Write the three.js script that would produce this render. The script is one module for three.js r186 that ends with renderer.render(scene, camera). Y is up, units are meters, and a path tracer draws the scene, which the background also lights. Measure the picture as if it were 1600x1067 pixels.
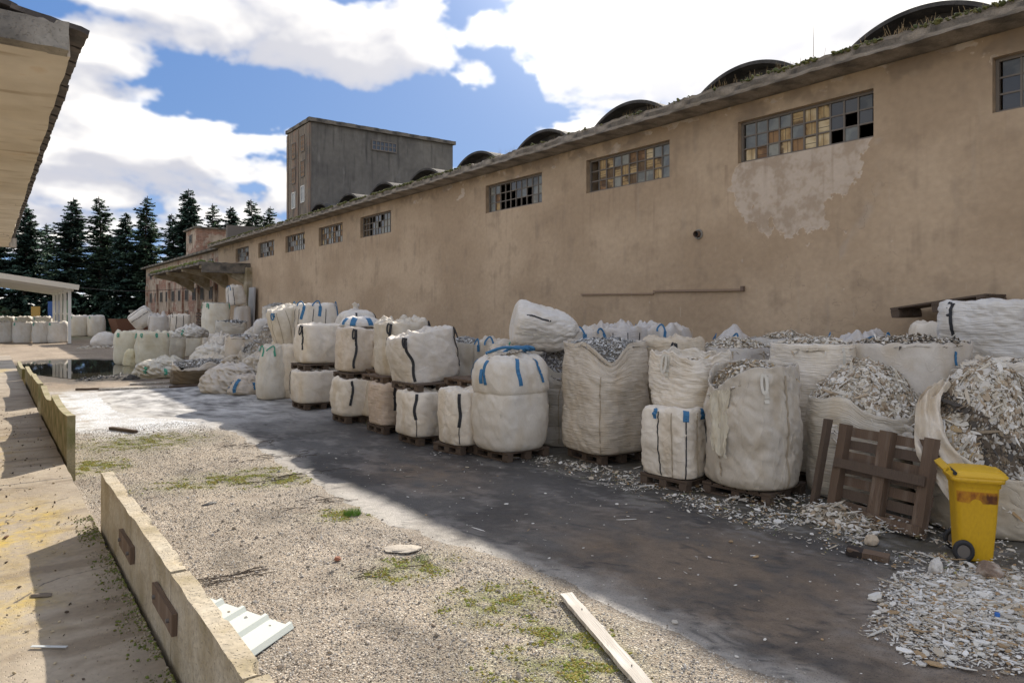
import * as THREE from 'three';
import { mergeGeometries, mergeVertices } from 'three/addons/utils/BufferGeometryUtils.js';

// ---------------------------------------------------------------- noise
const PERM = new Uint8Array(1024);
{ let s = 12345; const a = [...Array(256).keys()];
  for (let i = 255; i > 0; i--) { s = (s * 1664525 + 1013904223) >>> 0; const j = s % (i + 1); [a[i], a[j]] = [a[j], a[i]]; }
  for (let i = 0; i < 1024; i++) PERM[i] = a[i & 255]; }
function rng(seed) { let a = (seed * 2654435761) >>> 0; return () => { a = (a + 0x6D2B79F5) | 0; let t = Math.imul(a ^ (a >>> 15), 1 | a); t = (t + Math.imul(t ^ (t >>> 7), 61 | t)) ^ t; return ((t ^ (t >>> 14)) >>> 0) / 4294967296; }; }
const fade = (t) => t * t * t * (t * (t * 6 - 15) + 10), mix = (a, b, t) => a + (b - a) * t, clamp = (x, a = 0, b = 1) => Math.min(b, Math.max(a, x));
const smooth = (a, b, x) => { const t = clamp((x - a) / (b - a)); return t * t * (3 - 2 * t); };
const GX = new Float32Array(1024), GY = new Float32Array(1024), GZ = new Float32Array(1024);   // gradients by lattice hash
for (let i = 0; i < 1024; i++) { const g = [[1, 1, 0], [-1, 1, 0], [1, -1, 0], [-1, -1, 0], [1, 0, 1], [-1, 0, 1], [1, 0, -1], [-1, 0, -1], [0, 1, 1], [0, -1, 1], [0, 1, -1], [0, -1, -1]][PERM[i] % 12]; GX[i] = g[0]; GY[i] = g[1]; GZ[i] = g[2]; }
function noise3(x, y, z) {
  const X = Math.floor(x), Y = Math.floor(y), Z = Math.floor(z); x -= X; y -= Y; z -= Z;
  const i = X & 255, j = Y & 255, k = Z & 255, u = x * x * x * (x * (x * 6 - 15) + 10), v = y * y * y * (y * (y * 6 - 15) + 10), w = z * z * z * (z * (z * 6 - 15) + 10), P = PERM;
  const A = P[i] + j, a0 = P[A] + k, a1 = P[A + 1] + k, B = P[i + 1] + j, b0 = P[B] + k, b1 = P[B + 1] + k, x1 = x - 1, y1 = y - 1, z1 = z - 1;
  const n0 = GX[a0] * x + GY[a0] * y + GZ[a0] * z, n1 = GX[b0] * x1 + GY[b0] * y + GZ[b0] * z, n2 = GX[a1] * x + GY[a1] * y1 + GZ[a1] * z, n3 = GX[b1] * x1 + GY[b1] * y1 + GZ[b1] * z;
  const m0 = GX[a0 + 1] * x + GY[a0 + 1] * y + GZ[a0 + 1] * z1, m1 = GX[b0 + 1] * x1 + GY[b0 + 1] * y + GZ[b0 + 1] * z1, m2 = GX[a1 + 1] * x + GY[a1 + 1] * y1 + GZ[a1 + 1] * z1, m3 = GX[b1 + 1] * x1 + GY[b1 + 1] * y1 + GZ[b1 + 1] * z1;
  const p0 = n0 + (n1 - n0) * u, p1 = n2 + (n3 - n2) * u, q0 = m0 + (m1 - m0) * u, q1 = m2 + (m3 - m2) * u, r0 = p0 + (p1 - p0) * v, r1 = q0 + (q1 - q0) * v;
  return r0 + (r1 - r0) * w;
}
function fbm(x, y, z, o = 5) { let s = 0, a = 0.5; for (let i = 0; i < o; i++) { s += a * noise3(x, y, z); x = x * 2.03 + 7.1; y = y * 2.03 + 3.7; z = z * 2.03 + 1.9; a *= 0.5; } return s; }
// noise that repeats every px, py lattice cells
function tnoise(x, y, px, py, s = 0) {
  const X = Math.floor(x), Y = Math.floor(y), tx = x - X, ty = y - Y, fx = tx * tx * (3 - 2 * tx), fy = ty * ty * (3 - 2 * ty), P = PERM;
  const i0 = ((X % px) + px) % px, i1 = (i0 + 1) % px, j0 = ((Y % py) + py) % py, j1 = (j0 + 1) % py, p = P[(i0 + s * 17) & 255], q = P[(i1 + s * 17) & 255], e = (j0 + s * 31) & 255, f = (j1 + s * 31) & 255;
  const a = P[p + e], b = P[q + e], c = P[p + f], d = P[q + f], m = a + (b - a) * fx, n = c + (d - c) * fx; return (m + (n - m) * fy) / 127.5 - 1;
}
function tfbm(u, v, px, py, o = 4, s = 0) { let r = 0, a = 0.5; for (let i = 0; i < o; i++) { r += a * tnoise(u * px, v * py, px, py, s + i); px *= 2; py *= 2; a *= 0.5; } return r; }

// ---------------------------------------------------------------- camera, renderer, sky, sun
const scene = new THREE.Scene();
const YAW = Math.atan(820 / 1100);
const camera = new THREE.PerspectiveCamera(2 * Math.atan(533.5 / 1100) * 180 / Math.PI, 1600 / 1067, 0.05, 900);
camera.position.set(0, 2.1, 0);
camera.lookAt(Math.sin(YAW), 2.1, -Math.cos(YAW));
camera.setViewOffset(1600, 1067, 0, 46.5, 1600, 1067);
const renderer = new THREE.WebGLRenderer({ antialias: true });
renderer.toneMapping = THREE.LinearToneMapping;
renderer.toneMappingExposure = 2.65;
renderer.shadowMap.enabled = true;
const SUN = new THREE.Vector3(1, 0.85, -0.864).normalize();
const sun = new THREE.DirectionalLight(new THREE.Color(1.0, 0.91, 0.79), 3.15);
sun.position.copy(SUN).multiplyScalar(80); sun.castShadow = true; sun.shadow.radius = 1.2;
Object.assign(sun.shadow.camera, { left: -60, right: 60, top: 60, bottom: -60, near: 1, far: 220 });
sun.shadow.mapSize.set(4096, 4096);
scene.add(sun, sun.target);

{ // clouds at their bearings (radians clockwise from the wall's direction) and elevations; elsewhere broken cumulus goes on
  const CL = [];
  const cl = (X, Y, rx, ry, s) => { const a = Math.atan((X - 800) / 1100), e = Math.atan((487 - Y) / Math.hypot(1100, X - 800)); CL.push([a + YAW, e, rx / 1100 * Math.cos(a) ** 2, ry / 1100 * Math.cos(a), s]); };
  for (const c of [[330, 50, 300, 75, 0.7], [560, 40, 200, 55, 0.6], [150, 130, 120, 75, 0.9], [250, 285, 240, 75, 0.9], [470, 180, 70, 30, 1.25], [325, 182, 50, 15, 1.15], [300, 148, 60, 22, 1.0], [430, 118, 60, 20, 0.8],
    [1000, 100, 220, 110, 0.6], [1230, 60, 260, 130, 0.5], [725, 205, 62, 28, 1.1], [750, 128, 36, 24, 0.9], [600, 168, 260, 50, -1.7], [745, 62, 62, 80, -1.3], [395, 152, 130, 38, -1.2], [640, 225, 120, 40, -1.2], [540, 235, 120, 40, -0.6],
    [90, 12, 100, 15, -1.0], [105, 206, 60, 12, -0.7], [1110, 14, 50, 30, -0.9], [800, 225, 40, 20, -0.4], [60, 395, 120, 22, -0.6]]) cl(...c);
  const W = 2816, H = 1408, data = new Float32Array(W * H * 4);
  const lay = (az, el) => { let b = 0.40; for (const c of CL) { let da = az - c[0]; if (da > Math.PI) da -= 2 * Math.PI; if (da < -Math.PI) da += 2 * Math.PI; const u = da / c[2], v = (el - c[1]) / c[3], q = u * u + v * v; if (q < 5) b += c[4] * Math.exp(-q * q * 0.5); } return b; };
  const dens = (dx, dy, dz, b, o) => {
    const k = 1 / (Math.abs(dy) + 0.28), x = dx * k * 3.1 + 5.3, y = dy * 5.0 * k, z = dz * k * 3.1, w = 0.35 * noise3(x * 1.3 + 9, y * 1.3, z * 1.3);
    let n = 0, a = 0.5, X = x + w, Y = y + w, Z = z - w; for (let i = 0; i < o; i++) { n += a * noise3(X, Y, Z); X = X * 2.07 + 7.1; Y = Y * 2.07 + 3.7; Z = Z * 2.07 + 1.9; a *= 0.56; }
    return b * 0.42 + 1.5 * n - 0.02;
  };
  for (let j = 0; j < H; j++) {
    const el = (j + 0.5) / H * Math.PI - Math.PI / 2, dy = Math.sin(el), c = Math.cos(el);
    for (let i = 0; i < W; i++) {
      const lon = ((i + 0.5) / W - 0.5) * 2 * Math.PI, o = (j * W + i) * 4;          // three's equirectangular layout: u = atan2(z, x)
      let r = 0.085, g = 0.075, b = 0.06;
      if (dy > -0.02) {
        const dx = c * Math.cos(lon), dz = c * Math.sin(lon), az = Math.atan2(dx, -dz), m = Math.max(0, dx * SUN.x + dy * SUN.y + dz * SUN.z), q = Math.pow(1 - clamp(dy), 3.2);
        r = mix(0.028, 0.118, q); g = mix(0.082, 0.19, q); b = mix(0.22, 0.305, q);
        const L = lay(az, el), D = dens(dx, dy, dz, L, 8);
        if (D > -0.1) {
          const a = 1 - Math.exp(-10 * Math.max(0, D + 0.01) ** 1.15), s = 0.045, b2 = lay(az, el + 0.04), d1 = dens(dx + SUN.x * s, dy + SUN.y * s + 0.02, dz + SUN.z * s, b2, 5), d2 = dens(dx + SUN.x * 0.11, dy + SUN.y * 0.11 + 0.04, dz + SUN.z * 0.11, b2, 3);
          const T = Math.exp(-2.1 * Math.max(0, d1) - 1.5 * Math.max(0, d2)), lit = clamp(0.14 + 0.98 * T + 0.7 * (D - d1), 0.06, 1.1), face = 1 + 0.25 * (1 - m);
          const cr = mix(0.215, 0.50, lit) * face, cg = mix(0.218, 0.48, lit) * face, cb = mix(0.245, 0.445, lit) * face;
          r = mix(r, cr, a); g = mix(g, cg, a); b = mix(b, cb, a);
        }
        const gl = 0.10 * Math.pow(m, 8) + 0.6 * Math.pow(m, 60); r += gl; g += gl * 0.97; b += gl * 0.9;
        if (dy < 0) { const t = smooth(0, -0.02, dy); r = mix(r, 0.085, t); g = mix(g, 0.075, t); b = mix(b, 0.06, t); }
      }
      data[o] = r; data[o + 1] = g; data[o + 2] = b; data[o + 3] = 1;
    }
  }
  const sky = new THREE.DataTexture(data, W, H, THREE.RGBAFormat, THREE.FloatType);
  sky.mapping = THREE.EquirectangularReflectionMapping; sky.magFilter = THREE.LinearFilter; sky.minFilter = THREE.LinearFilter; sky.wrapS = THREE.RepeatWrapping; sky.needsUpdate = true;
  scene.background = sky; scene.environment = sky;
}

// ---------------------------------------------------------------- builders
const V = (x, y, z) => new THREE.Vector3(x, y, z);
const taken = {};
function numbered(n) { const k = taken[n] = (taken[n] ?? -1) + 1; return k ? n + '_' + String(k).padStart(3, '0') : n; }
function shade(o) { o.castShadow = true; o.receiveShadow = true; return o; }
function mesh(name, geo, mat, parent) { const m = shade(new THREE.Mesh(Array.isArray(geo) ? join(geo) : geo, mat)); m.name = parent ? name : numbered(name); (parent ?? scene).add(m); return m; }
function join(list) { const l = list.map((g) => { const q = g.index ? g.toNonIndexed() : g; for (const k of Object.keys(q.attributes)) if (!['position', 'normal', 'uv', 'color'].includes(k)) q.deleteAttribute(k); return q; }); return mergeGeometries(l); }
function tag(o, label, category, group) { o.userData.label = label; o.userData.category = category; if (group) o.userData.group = group; return o; }
function thing(name, label, category, p = [0, 0, 0], ry = 0, group) { const o = new THREE.Group(); o.name = numbered(name); o.position.set(...p); o.rotation.y = ry; scene.add(o); return tag(o, label, category, group); }
function structure(name, geo, mat) { const m = mesh(name, geo, mat); m.userData.kind = 'structure'; return m; }
function stuff(o) { o.userData.kind = 'stuff'; return o; }
// box with its own uv in metres
function box(w, h, d, x = 0, y = 0, z = 0, rx = 0, ry = 0, rz = 0) {
  const g = new THREE.BoxGeometry(w, h, d), uv = g.attributes.uv, n = g.attributes.normal, p = g.attributes.position;
  for (let i = 0; i < uv.count; i++) { const ax = Math.abs(n.getX(i)), ay = Math.abs(n.getY(i)); uv.setXY(i, ax > 0.5 ? p.getZ(i) + x : p.getX(i) + z * 0.37, ay > 0.5 ? p.getZ(i) + y : p.getY(i) + x * 0.21); }
  if (rx || ry || rz) g.applyMatrix4(new THREE.Matrix4().makeRotationFromEuler(new THREE.Euler(rx, ry, rz)));
  return g.translate(x, y, z);
}
// box with broken, slightly wavy edges
function roughBox(w, h, d, seed, amp = 0.006, seg = 0.08) {
  const g = new THREE.BoxGeometry(w, h, d, Math.max(1, Math.round(w / seg)), Math.max(1, Math.round(h / seg)), Math.max(1, Math.round(d / seg)));
  const p = g.attributes.position, uv = g.attributes.uv, n = g.attributes.normal;
  for (let i = 0; i < p.count; i++) {
    const x = p.getX(i), y = p.getY(i), z = p.getZ(i);
    uv.setXY(i, Math.abs(n.getX(i)) > 0.5 ? z + seed : x + seed, Math.abs(n.getY(i)) > 0.5 ? z : y);
    p.setXYZ(i, x + amp * noise3(x * 9 + seed, y * 9, z * 9), y + amp * noise3(x * 9, y * 9 + seed, z * 9 + 5), z + amp * noise3(x * 9 + 3, y * 9, z * 9 + seed));
  }
  g.computeVertexNormals(); return g;
}
function cyl(r0, r1, h, n, x = 0, y = 0, z = 0) { return new THREE.CylinderGeometry(r0, r1, h, n).translate(x, y, z); }
function tube(pts, r, n = 5, seg) { return new THREE.TubeGeometry(new THREE.CatmullRomCurve3(pts), seg ?? pts.length * 3, r, n); }
// flat band along points, w wide and th thick, lying on the surface whose normals are given
function ribbon(pts, nrm, w, th) {
  const P = [], I = [], U = [], k = pts.length; let len = 0;
  for (let i = 0; i < k; i++) {
    const T = pts[Math.min(k - 1, i + 1)].clone().sub(pts[Math.max(0, i - 1)]).normalize(), N = nrm[i], S = T.clone().cross(N).normalize();
    if (i) len += pts[i].distanceTo(pts[i - 1]);
    for (const [a, b] of [[-1, 0], [1, 0], [1, 1], [-1, 1]]) { const q = pts[i].clone().addScaledVector(S, a * w / 2).addScaledVector(N, b * th); P.push(q.x, q.y, q.z); U.push(a * w / 2, len); }
    if (i) for (let c = 0; c < 4; c++) { const a = (i - 1) * 4 + c, b = (i - 1) * 4 + (c + 1) % 4; I.push(a, a + 4, b, b, a + 4, b + 4); }
  }
  I.push(0, 1, 2, 0, 2, 3); const e = (k - 1) * 4; I.push(e, e + 2, e + 1, e, e + 3, e + 2);
  const g = new THREE.BufferGeometry(); g.setAttribute('position', new THREE.Float32BufferAttribute(P, 3)); g.setAttribute('uv', new THREE.Float32BufferAttribute(U, 2)); g.setIndex(I);
  const q = g.toNonIndexed(); q.computeVertexNormals(); return q;
}
function copies(name, geo, mat, list, parent) {           // list of [Matrix4, Color?]
  const m = shade(new THREE.InstancedMesh(geo, mat, list.length)); m.name = parent ? name : numbered(name); stuff(m);
  list.forEach(([mt, c], i) => { m.setMatrixAt(i, mt); if (c) m.setColorAt(i, c); });
  (parent ?? scene).add(m); return m;
}
const M4 = (p, e, s) => new THREE.Matrix4().compose(p, new THREE.Quaternion().setFromEuler(e), s);
const rgb = (r, g, b) => new THREE.Color().setRGB(r, g, b);

// ---------------------------------------------------------------- textures
function tex(w, h, fn, srgb = true, repeat = [1, 1], smoothFilter = true) {
  const d = new Uint8Array(w * h * 4);
  for (let j = 0; j < h; j++) for (let i = 0; i < w; i++) { const c = fn((i + 0.5) / w, (j + 0.5) / h, i, j), o = (j * w + i) * 4; d[o] = clamp(c[0]) * 255; d[o + 1] = clamp(c[1]) * 255; d[o + 2] = clamp(c[2]) * 255; d[o + 3] = 255; }
  return asTex(d, w, h, srgb, repeat);
}
function asTex(d, w, h, srgb, repeat) { const t = new THREE.DataTexture(d, w, h); t.wrapS = t.wrapT = THREE.RepeatWrapping; t.magFilter = THREE.LinearFilter; t.minFilter = THREE.LinearMipmapLinearFilter; t.generateMipmaps = true; if (srgb) t.colorSpace = THREE.SRGBColorSpace; t.repeat.set(...repeat); t.needsUpdate = true; return t; }
const S = (x) => x <= 0.0031308 ? x * 12.92 : 1.055 * Math.pow(x, 1 / 2.4) - 0.055;   // linear to sRGB
const S3 = (a, k = 1) => [S(a[0] * k), S(a[1] * k), S(a[2] * k)];
const g1 = (v) => [v, v, v];
const lerp3 = (a, b, t) => [mix(a[0], b[0], t), mix(a[1], b[1], t), mix(a[2], b[2], t)];
// grit: stamped pebbles, returns colour and height
function grit(n, count, rMin, rMax, base, palette, seed, baseVar = 0.2) {
  const R = rng(seed), hgt = new Float32Array(n * n), col = new Float32Array(n * n * 3);
  for (let j = 0; j < n; j++) for (let i = 0; i < n; i++) { const f = 1 + baseVar * tfbm(i / n, j / n, 16, 16, 4, seed) * 2; for (let c = 0; c < 3; c++) col[(j * n + i) * 3 + c] = base[c] * f; hgt[j * n + i] = 0.25 + 0.2 * tfbm(i / n, j / n, 24, 24, 3, seed + 3); }
  for (let k = 0; k < count; k++) {
    const x = R() * n, y = R() * n, r = rMin + (rMax - rMin) * R() ** 2.5, a = R() * 3.14, e = 0.6 + 0.4 * R(), p = palette[Math.floor(R() * palette.length)], f = 0.75 + 0.5 * R(), ca = Math.cos(a), sa = Math.sin(a), q = Math.ceil(r);
    for (let j = -q; j <= q; j++) for (let i = -q; i <= q; i++) {
      const u = (i * ca + j * sa) / r, v = (-i * sa + j * ca) / (r * e), d = u * u + v * v; if (d > 1) continue;
      const X = ((Math.floor(x + i) % n) + n) % n, Y = ((Math.floor(y + j) % n) + n) % n, o = Y * n + X, hh = 0.4 + 0.6 * Math.sqrt(1 - d) * Math.min(1, r / rMax + 0.3);
      if (hh < hgt[o] - 0.15) continue; hgt[o] = hh; for (let c = 0; c < 3; c++) col[o * 3 + c] = p[c] * f;
    }
  }
  const C = new Uint8Array(n * n * 4), Hh = new Uint8Array(n * n * 4);
  for (let o = 0; o < n * n; o++) { for (let c = 0; c < 3; c++) { C[o * 4 + c] = clamp(S(col[o * 3 + c])) * 255; Hh[o * 4 + c] = clamp(hgt[o]) * 255; } C[o * 4 + 3] = Hh[o * 4 + 3] = 255; }
  return [C, Hh];
}
const std = (o) => new THREE.MeshStandardMaterial(o);

// ---------------------------------------------------------------- materials
const [gC, gH] = grit(1024, 42000, 1.2, 6, [0.245, 0.212, 0.172], [[0.34, 0.305, 0.26], [0.26, 0.225, 0.18], [0.44, 0.415, 0.37], [0.18, 0.16, 0.135], [0.25, 0.20, 0.15], [0.29, 0.275, 0.255], [0.31, 0.275, 0.225]], 5);
const gravelMap = asTex(gC, 1024, 1024, true, [1 / 1.7, 1 / 1.7]), gravelBump = asTex(gH, 1024, 1024, false, [1 / 1.7, 1 / 1.7]);
const gravelMat = std({ map: gravelMap, bumpMap: gravelBump, bumpScale: 0.012, roughness: 0.92, vertexColors: true });
const [aC, aH] = grit(512, 9000, 1, 3.2, [0.9, 0.9, 0.9], [[1.25, 1.22, 1.2], [0.7, 0.7, 0.72], [1.0, 0.98, 0.95], [0.85, 0.85, 0.88]].map((c) => c.map((v) => v * 0.8)), 9, 0.15);
const asphaltMap = asTex(aC, 512, 512, true, [1 / 0.9, 1 / 0.9]), asphaltBump = asTex(aH, 512, 512, false, [1 / 0.9, 1 / 0.9]);
const asphaltRough = tex(512, 512, (u, v) => g1(0.58 + 0.30 * smooth(-0.25, 0.3, tfbm(u, v, 5, 5, 5, 4)) + 0.06 * tfbm(u, v, 60, 60, 2, 2)), false, [1 / 3.7, 1 / 3.7]);
const asphaltMat = std({ map: asphaltMap, bumpMap: asphaltBump, bumpScale: 0.0035, roughness: 1, roughnessMap: asphaltRough, vertexColors: true });
const concC = (base, dark, light, s, sc = 1) => tex(512, 512, (u, v) => {
  const n = tfbm(u, v, 4, 4, 6, s), f = tfbm(u, v, 50, 50, 3, s + 7), p = tnoise(u * 140, v * 140, 140, 140, s);
  let c = lerp3(base, light, clamp(n * 1.4 + 0.2)); c = lerp3(c, dark, clamp(-n * 1.5 - 0.05 + f * 0.6)); const k = 1 + f * 0.25 + (p > 0.75 ? -0.25 : 0);
  return S3(c, k);
}, true, [1 / sc, 1 / sc]);
const concBump = tex(512, 512, (u, v) => { const p = tnoise(u * 90, v * 90, 90, 90, 3); return g1(0.55 + 0.35 * tfbm(u, v, 12, 12, 5, 2) - (p > 0.72 ? 0.4 : 0)); }, false, [1 / 0.8, 1 / 0.8]);
const slabMat = std({ map: concC([0.33, 0.275, 0.185], [0.19, 0.155, 0.075], [0.44, 0.39, 0.30], 3, 1.1), bumpMap: concBump, bumpScale: 0.016, roughness: 0.9 });
const slabMossMat = std({ map: concC([0.25, 0.225, 0.12], [0.12, 0.13, 0.045], [0.34, 0.30, 0.20], 8, 0.9), bumpMap: concBump, bumpScale: 0.010, roughness: 0.92 });
const greyConcMat = std({ map: concC([0.24, 0.22, 0.19], [0.10, 0.095, 0.085], [0.33, 0.31, 0.27], 5, 1.6), bumpMap: concBump, bumpScale: 0.01, roughness: 0.92 });
const eaveMat = std({ map: concC([0.21, 0.18, 0.145], [0.07, 0.062, 0.052], [0.36, 0.31, 0.25], 26, 1.1), bumpMap: concBump, bumpScale: 0.016, roughness: 0.95 });
const darkConcMat = std({ map: concC([0.13, 0.115, 0.095], [0.05, 0.048, 0.042], [0.22, 0.19, 0.15], 6, 1.3), bumpMap: concBump, bumpScale: 0.012, roughness: 0.95 });
const woodTex = (a, b, c, s) => tex(256, 512, (u, v) => { const w = tfbm(u, v, 3, 2, 3, s), gl = Math.sin((u * 22 + w * 5) * 6.283) * 0.5 + 0.5, n = tfbm(u, v, 48, 4, 4, s + 2); return S3(lerp3(lerp3(a, b, clamp(gl * 0.6 + n)), c, clamp(w * 2 - 0.1)), 1 + n * 0.5); }, true, [1 / 0.22, 1 / 0.9]);
const woodBump = tex(256, 512, (u, v) => g1(0.5 + 0.5 * tfbm(u, v, 56, 3, 4, 2)), false, [1 / 0.22, 1 / 0.9]);
const palletMats = [woodTex([0.15, 0.10, 0.065], [0.08, 0.05, 0.033], [0.20, 0.15, 0.11], 1), woodTex([0.12, 0.085, 0.06], [0.06, 0.042, 0.03], [0.16, 0.125, 0.10], 4)].map((m) => std({ map: m, bumpMap: woodBump, bumpScale: 0.004, roughness: 0.88 }));
const greyWoodMat = std({ map: woodTex([0.46, 0.43, 0.38], [0.33, 0.30, 0.26], [0.55, 0.52, 0.47], 7), bumpMap: woodBump, bumpScale: 0.004, roughness: 0.9 });
const oldBoard = (a, b, s) => tex(256, 256, (u, v) => { const n = tfbm(u, v, 5, 3, 5, s), st = tfbm(u, v, 14, 3, 3, s + 4), pl = Math.abs((u * 5) % 1 - 0.5), q = tfbm(u, v, 3, 3, 4, s + 9); let c = lerp3(a, b, clamp(n * 1.6 + 0.4 + st * 0.8)); c = lerp3(c, [0.10, 0.06, 0.035], 0.85 * smooth(0.10, 0.34, q)); if (pl > 0.46) c = [0.05, 0.035, 0.025]; return S3(c); }, true, [1 / 0.6, 1 / 0.6]);
const boardMat = std({ map: oldBoard([0.54, 0.40, 0.20], [0.36, 0.23, 0.10], 3), roughness: 0.8 });
const boardDarkMat = std({ map: oldBoard([0.32, 0.19, 0.09], [0.18, 0.10, 0.05], 7), roughness: 0.8 });
const fabricMap = tex(512, 512, (u, v) => { const n = tfbm(u, v, 5, 5, 5, 12), f = tfbm(u, v, 90, 90, 2, 2), weave = 0.02 * ((Math.floor(u * 170) + Math.floor(v * 170)) & 1); return S3(lerp3([1, 0.975, 0.935], [0.90, 0.84, 0.75], clamp(n * 1.8)), 0.95 + 0.08 * n + 0.07 * f + weave); }, true, [1 / 1.1, 1 / 1.1]);
const ridge = (n, k) => Math.max(0, 1 - Math.abs(n) * k);
const FABRIC = [
  [0.017, (u, v) => { const w = tfbm(u, v, 2, 3, 3, 1) * 0.035, k = 0.5 + 0.5 * tfbm(u, v, 4, 3, 2, 14); return 0.6 - 0.42 * k * ridge(tfbm(u, v + w, 3, 20, 2, 5), 3.4) ** 2 - 0.22 * ridge(tfbm(u, v - w, 4, 36, 2, 9), 3) ** 2 + 0.16 * tfbm(u, v, 4, 6, 3, 3); }],
  [0.013, (u, v) => { const w = tfbm(u, v, 3, 3, 3, 6) * 0.07, k = clamp(0.35 + 1.3 * tfbm(u, v, 3, 4, 2, 4)); return 0.6 - 0.45 * k * ridge(tfbm(u, v + w, 4, 12, 2, 15), 4.5) ** 3 - 0.25 * ridge(tfbm(u + w, v, 6, 9, 3, 19), 4) ** 3 + 0.22 * tfbm(u, v, 5, 5, 3, 8); }],
  [0.011, (u, v) => { const w = tfbm(u, v, 3, 2, 3, 16) * 0.10; return 0.55 - 0.40 * ridge(tfbm(u + w, v, 10, 3, 2, 25), 3.2) ** 3 - 0.30 * ridge(tfbm(u + w + v, v + u * 2, 5, 5, 2, 29), 4.5) ** 3 + 0.28 * tfbm(u, v, 4, 3, 3, 18); }],
  [0.006, (u, v) => { const w = tfbm(u, v, 2, 2, 3, 36) * 0.1, k = smooth(0, 0.35, tfbm(u, v, 2, 3, 2, 34)); return 0.55 - 0.5 * k * ridge(tfbm(u + w, v + w, 5, 9, 3, 35), 6) ** 3 + 0.35 * tfbm(u, v, 4, 4, 4, 38) + 0.04 * tfbm(u, v, 60, 60, 2, 5); }],
].map(([sc, fn], i) => std({ map: fabricMap, bumpMap: tex(384, 384, (u, v) => g1(fn(u, v) + 0.02 * ((Math.floor(u * 192) + Math.floor(v * 192)) & 1)), false, [1 / [1.3, 1.15, 1.2, 1.0][i], 1 / [0.85, 1.0, 1.3, 1.1][i]]), bumpScale: sc, roughness: [0.74, 0.70, 0.68, 0.64][i], vertexColors: true, side: THREE.DoubleSide }));
const fabricMat = FABRIC[1], fabricSmoothMat = FABRIC[2];
const chipBase = std({ map: gravelMap, bumpMap: gravelBump, bumpScale: 0.02, roughness: 0.9, vertexColors: true });
const chipMat = std({ color: 0xffffff, roughness: 0.75 });
const strapMats = { black: std({ color: rgb(0.022, 0.023, 0.027), roughness: 0.75 }), blue: std({ color: rgb(0.03, 0.145, 0.29), roughness: 0.65 }), green: std({ color: rgb(0.06, 0.30, 0.20), roughness: 0.65 }), white: std({ color: rgb(0.58, 0.55, 0.48), roughness: 0.8 }), tan: std({ color: rgb(0.36, 0.30, 0.22), roughness: 0.85 }) };
const steelWhite = std({ color: rgb(0.62, 0.61, 0.57), roughness: 0.5 });
const darkSteel = std({ color: rgb(0.13, 0.115, 0.10), roughness: 0.7 });
const rubberMat = std({ color: rgb(0.018, 0.018, 0.02), roughness: 0.65 });

// ---------------------------------------------------------------- ground
function grid(xs, zs, yf, cf) {
  const nx = xs.length, nz = zs.length, P = new Float32Array(nx * nz * 3), C = new Float32Array(nx * nz * 3), U = new Float32Array(nx * nz * 2), I = [];
  for (let j = 0; j < nz; j++) for (let i = 0; i < nx; i++) {
    const z = zs[j], x = typeof xs[i] === 'function' ? xs[i](z) : xs[i], o = j * nx + i, c = cf(x, z);
    P.set([x, yf(x, z), z], o * 3); C.set(c, o * 3); U.set([x, z], o * 2);
    if (i && j) I.push(o - nx - 1, o, o - nx, o - nx - 1, o - 1, o);
  }
  const g = new THREE.BufferGeometry(); g.setAttribute('position', new THREE.BufferAttribute(P, 3)); g.setAttribute('color', new THREE.BufferAttribute(C, 3)); g.setAttribute('uv', new THREE.BufferAttribute(U, 2)); g.setIndex(I); g.computeVertexNormals();
  if (g.attributes.normal.getY(0) < 0) { const a = g.index.array; for (let i = 0; i < a.length; i += 3) { const t = a[i]; a[i] = a[i + 1]; a[i + 1] = t; } g.computeVertexNormals(); }
  return g;
}
function spaced(list) { const r = []; for (let k = 0; k < list.length - 1; k++) { const [a, n] = list[k], b = list[k + 1][0]; for (let i = 0; i < n; i++) r.push(mix(a, b, i / n)); } r.push(list[list.length - 1][0]); return r; }
const roadEdge = (z) => 3.12 + 0.20 * fbm(z * 0.45, 3.3, 0, 3) + 0.12 * noise3(z * 2.1, 1, 0) + 0.05 * noise3(z * 7.3, 2, 0) + smooth(-6.5, -4.2, z) * 0.42 + smooth(-8, -14, z) * 0.30 - smooth(-13, -17, z) * 1.3;
const MOSS = [[2.0, -12.6, 0.8, 0.7], [2.5, -9.2, 0.9, 0.35], [2.9, -8.7, 0.5, 0.25], [3.0, -6.9, 0.30, 0.22], [2.75, -5.1, 0.35, 0.25], [2.95, -4.15, 0.35, 0.3], [2.75, -3.15, 0.45, 0.35], [2.55, -2.7, 0.4, 0.3], [1.2, -11.0, 0.35, 0.5], [3.0, -3.5, 0.25, 0.3]];
const mossAt = (x, z) => { let m = 0; for (const [a, b, r, q] of MOSS) m = Math.max(m, Math.exp(-(((x - a) / r) ** 2 + ((z - b) / q) ** 2))); return m; };
const inPuddle = (x, z) => { const c = 3.0 + 0.3 * Math.sin(z * 0.4); return ((x - c) / 2.1) ** 2 + ((z + 30.5) / 5.6) ** 2 + 0.55 * fbm(x * 0.9, z * 0.45, 2, 3); };
const groundY = (x, z) => {
  if (x > 3.0 || z < -15 || x < 0.6) return 0;
  const k = smooth(3.0, 2.6, x) * smooth(-15, -13, z);
  return k * (0.025 * fbm(x * 0.9, z * 0.7, 4, 3) + 0.008 * noise3(x * 4, z * 4, 1) + 0.012);
};
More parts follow.
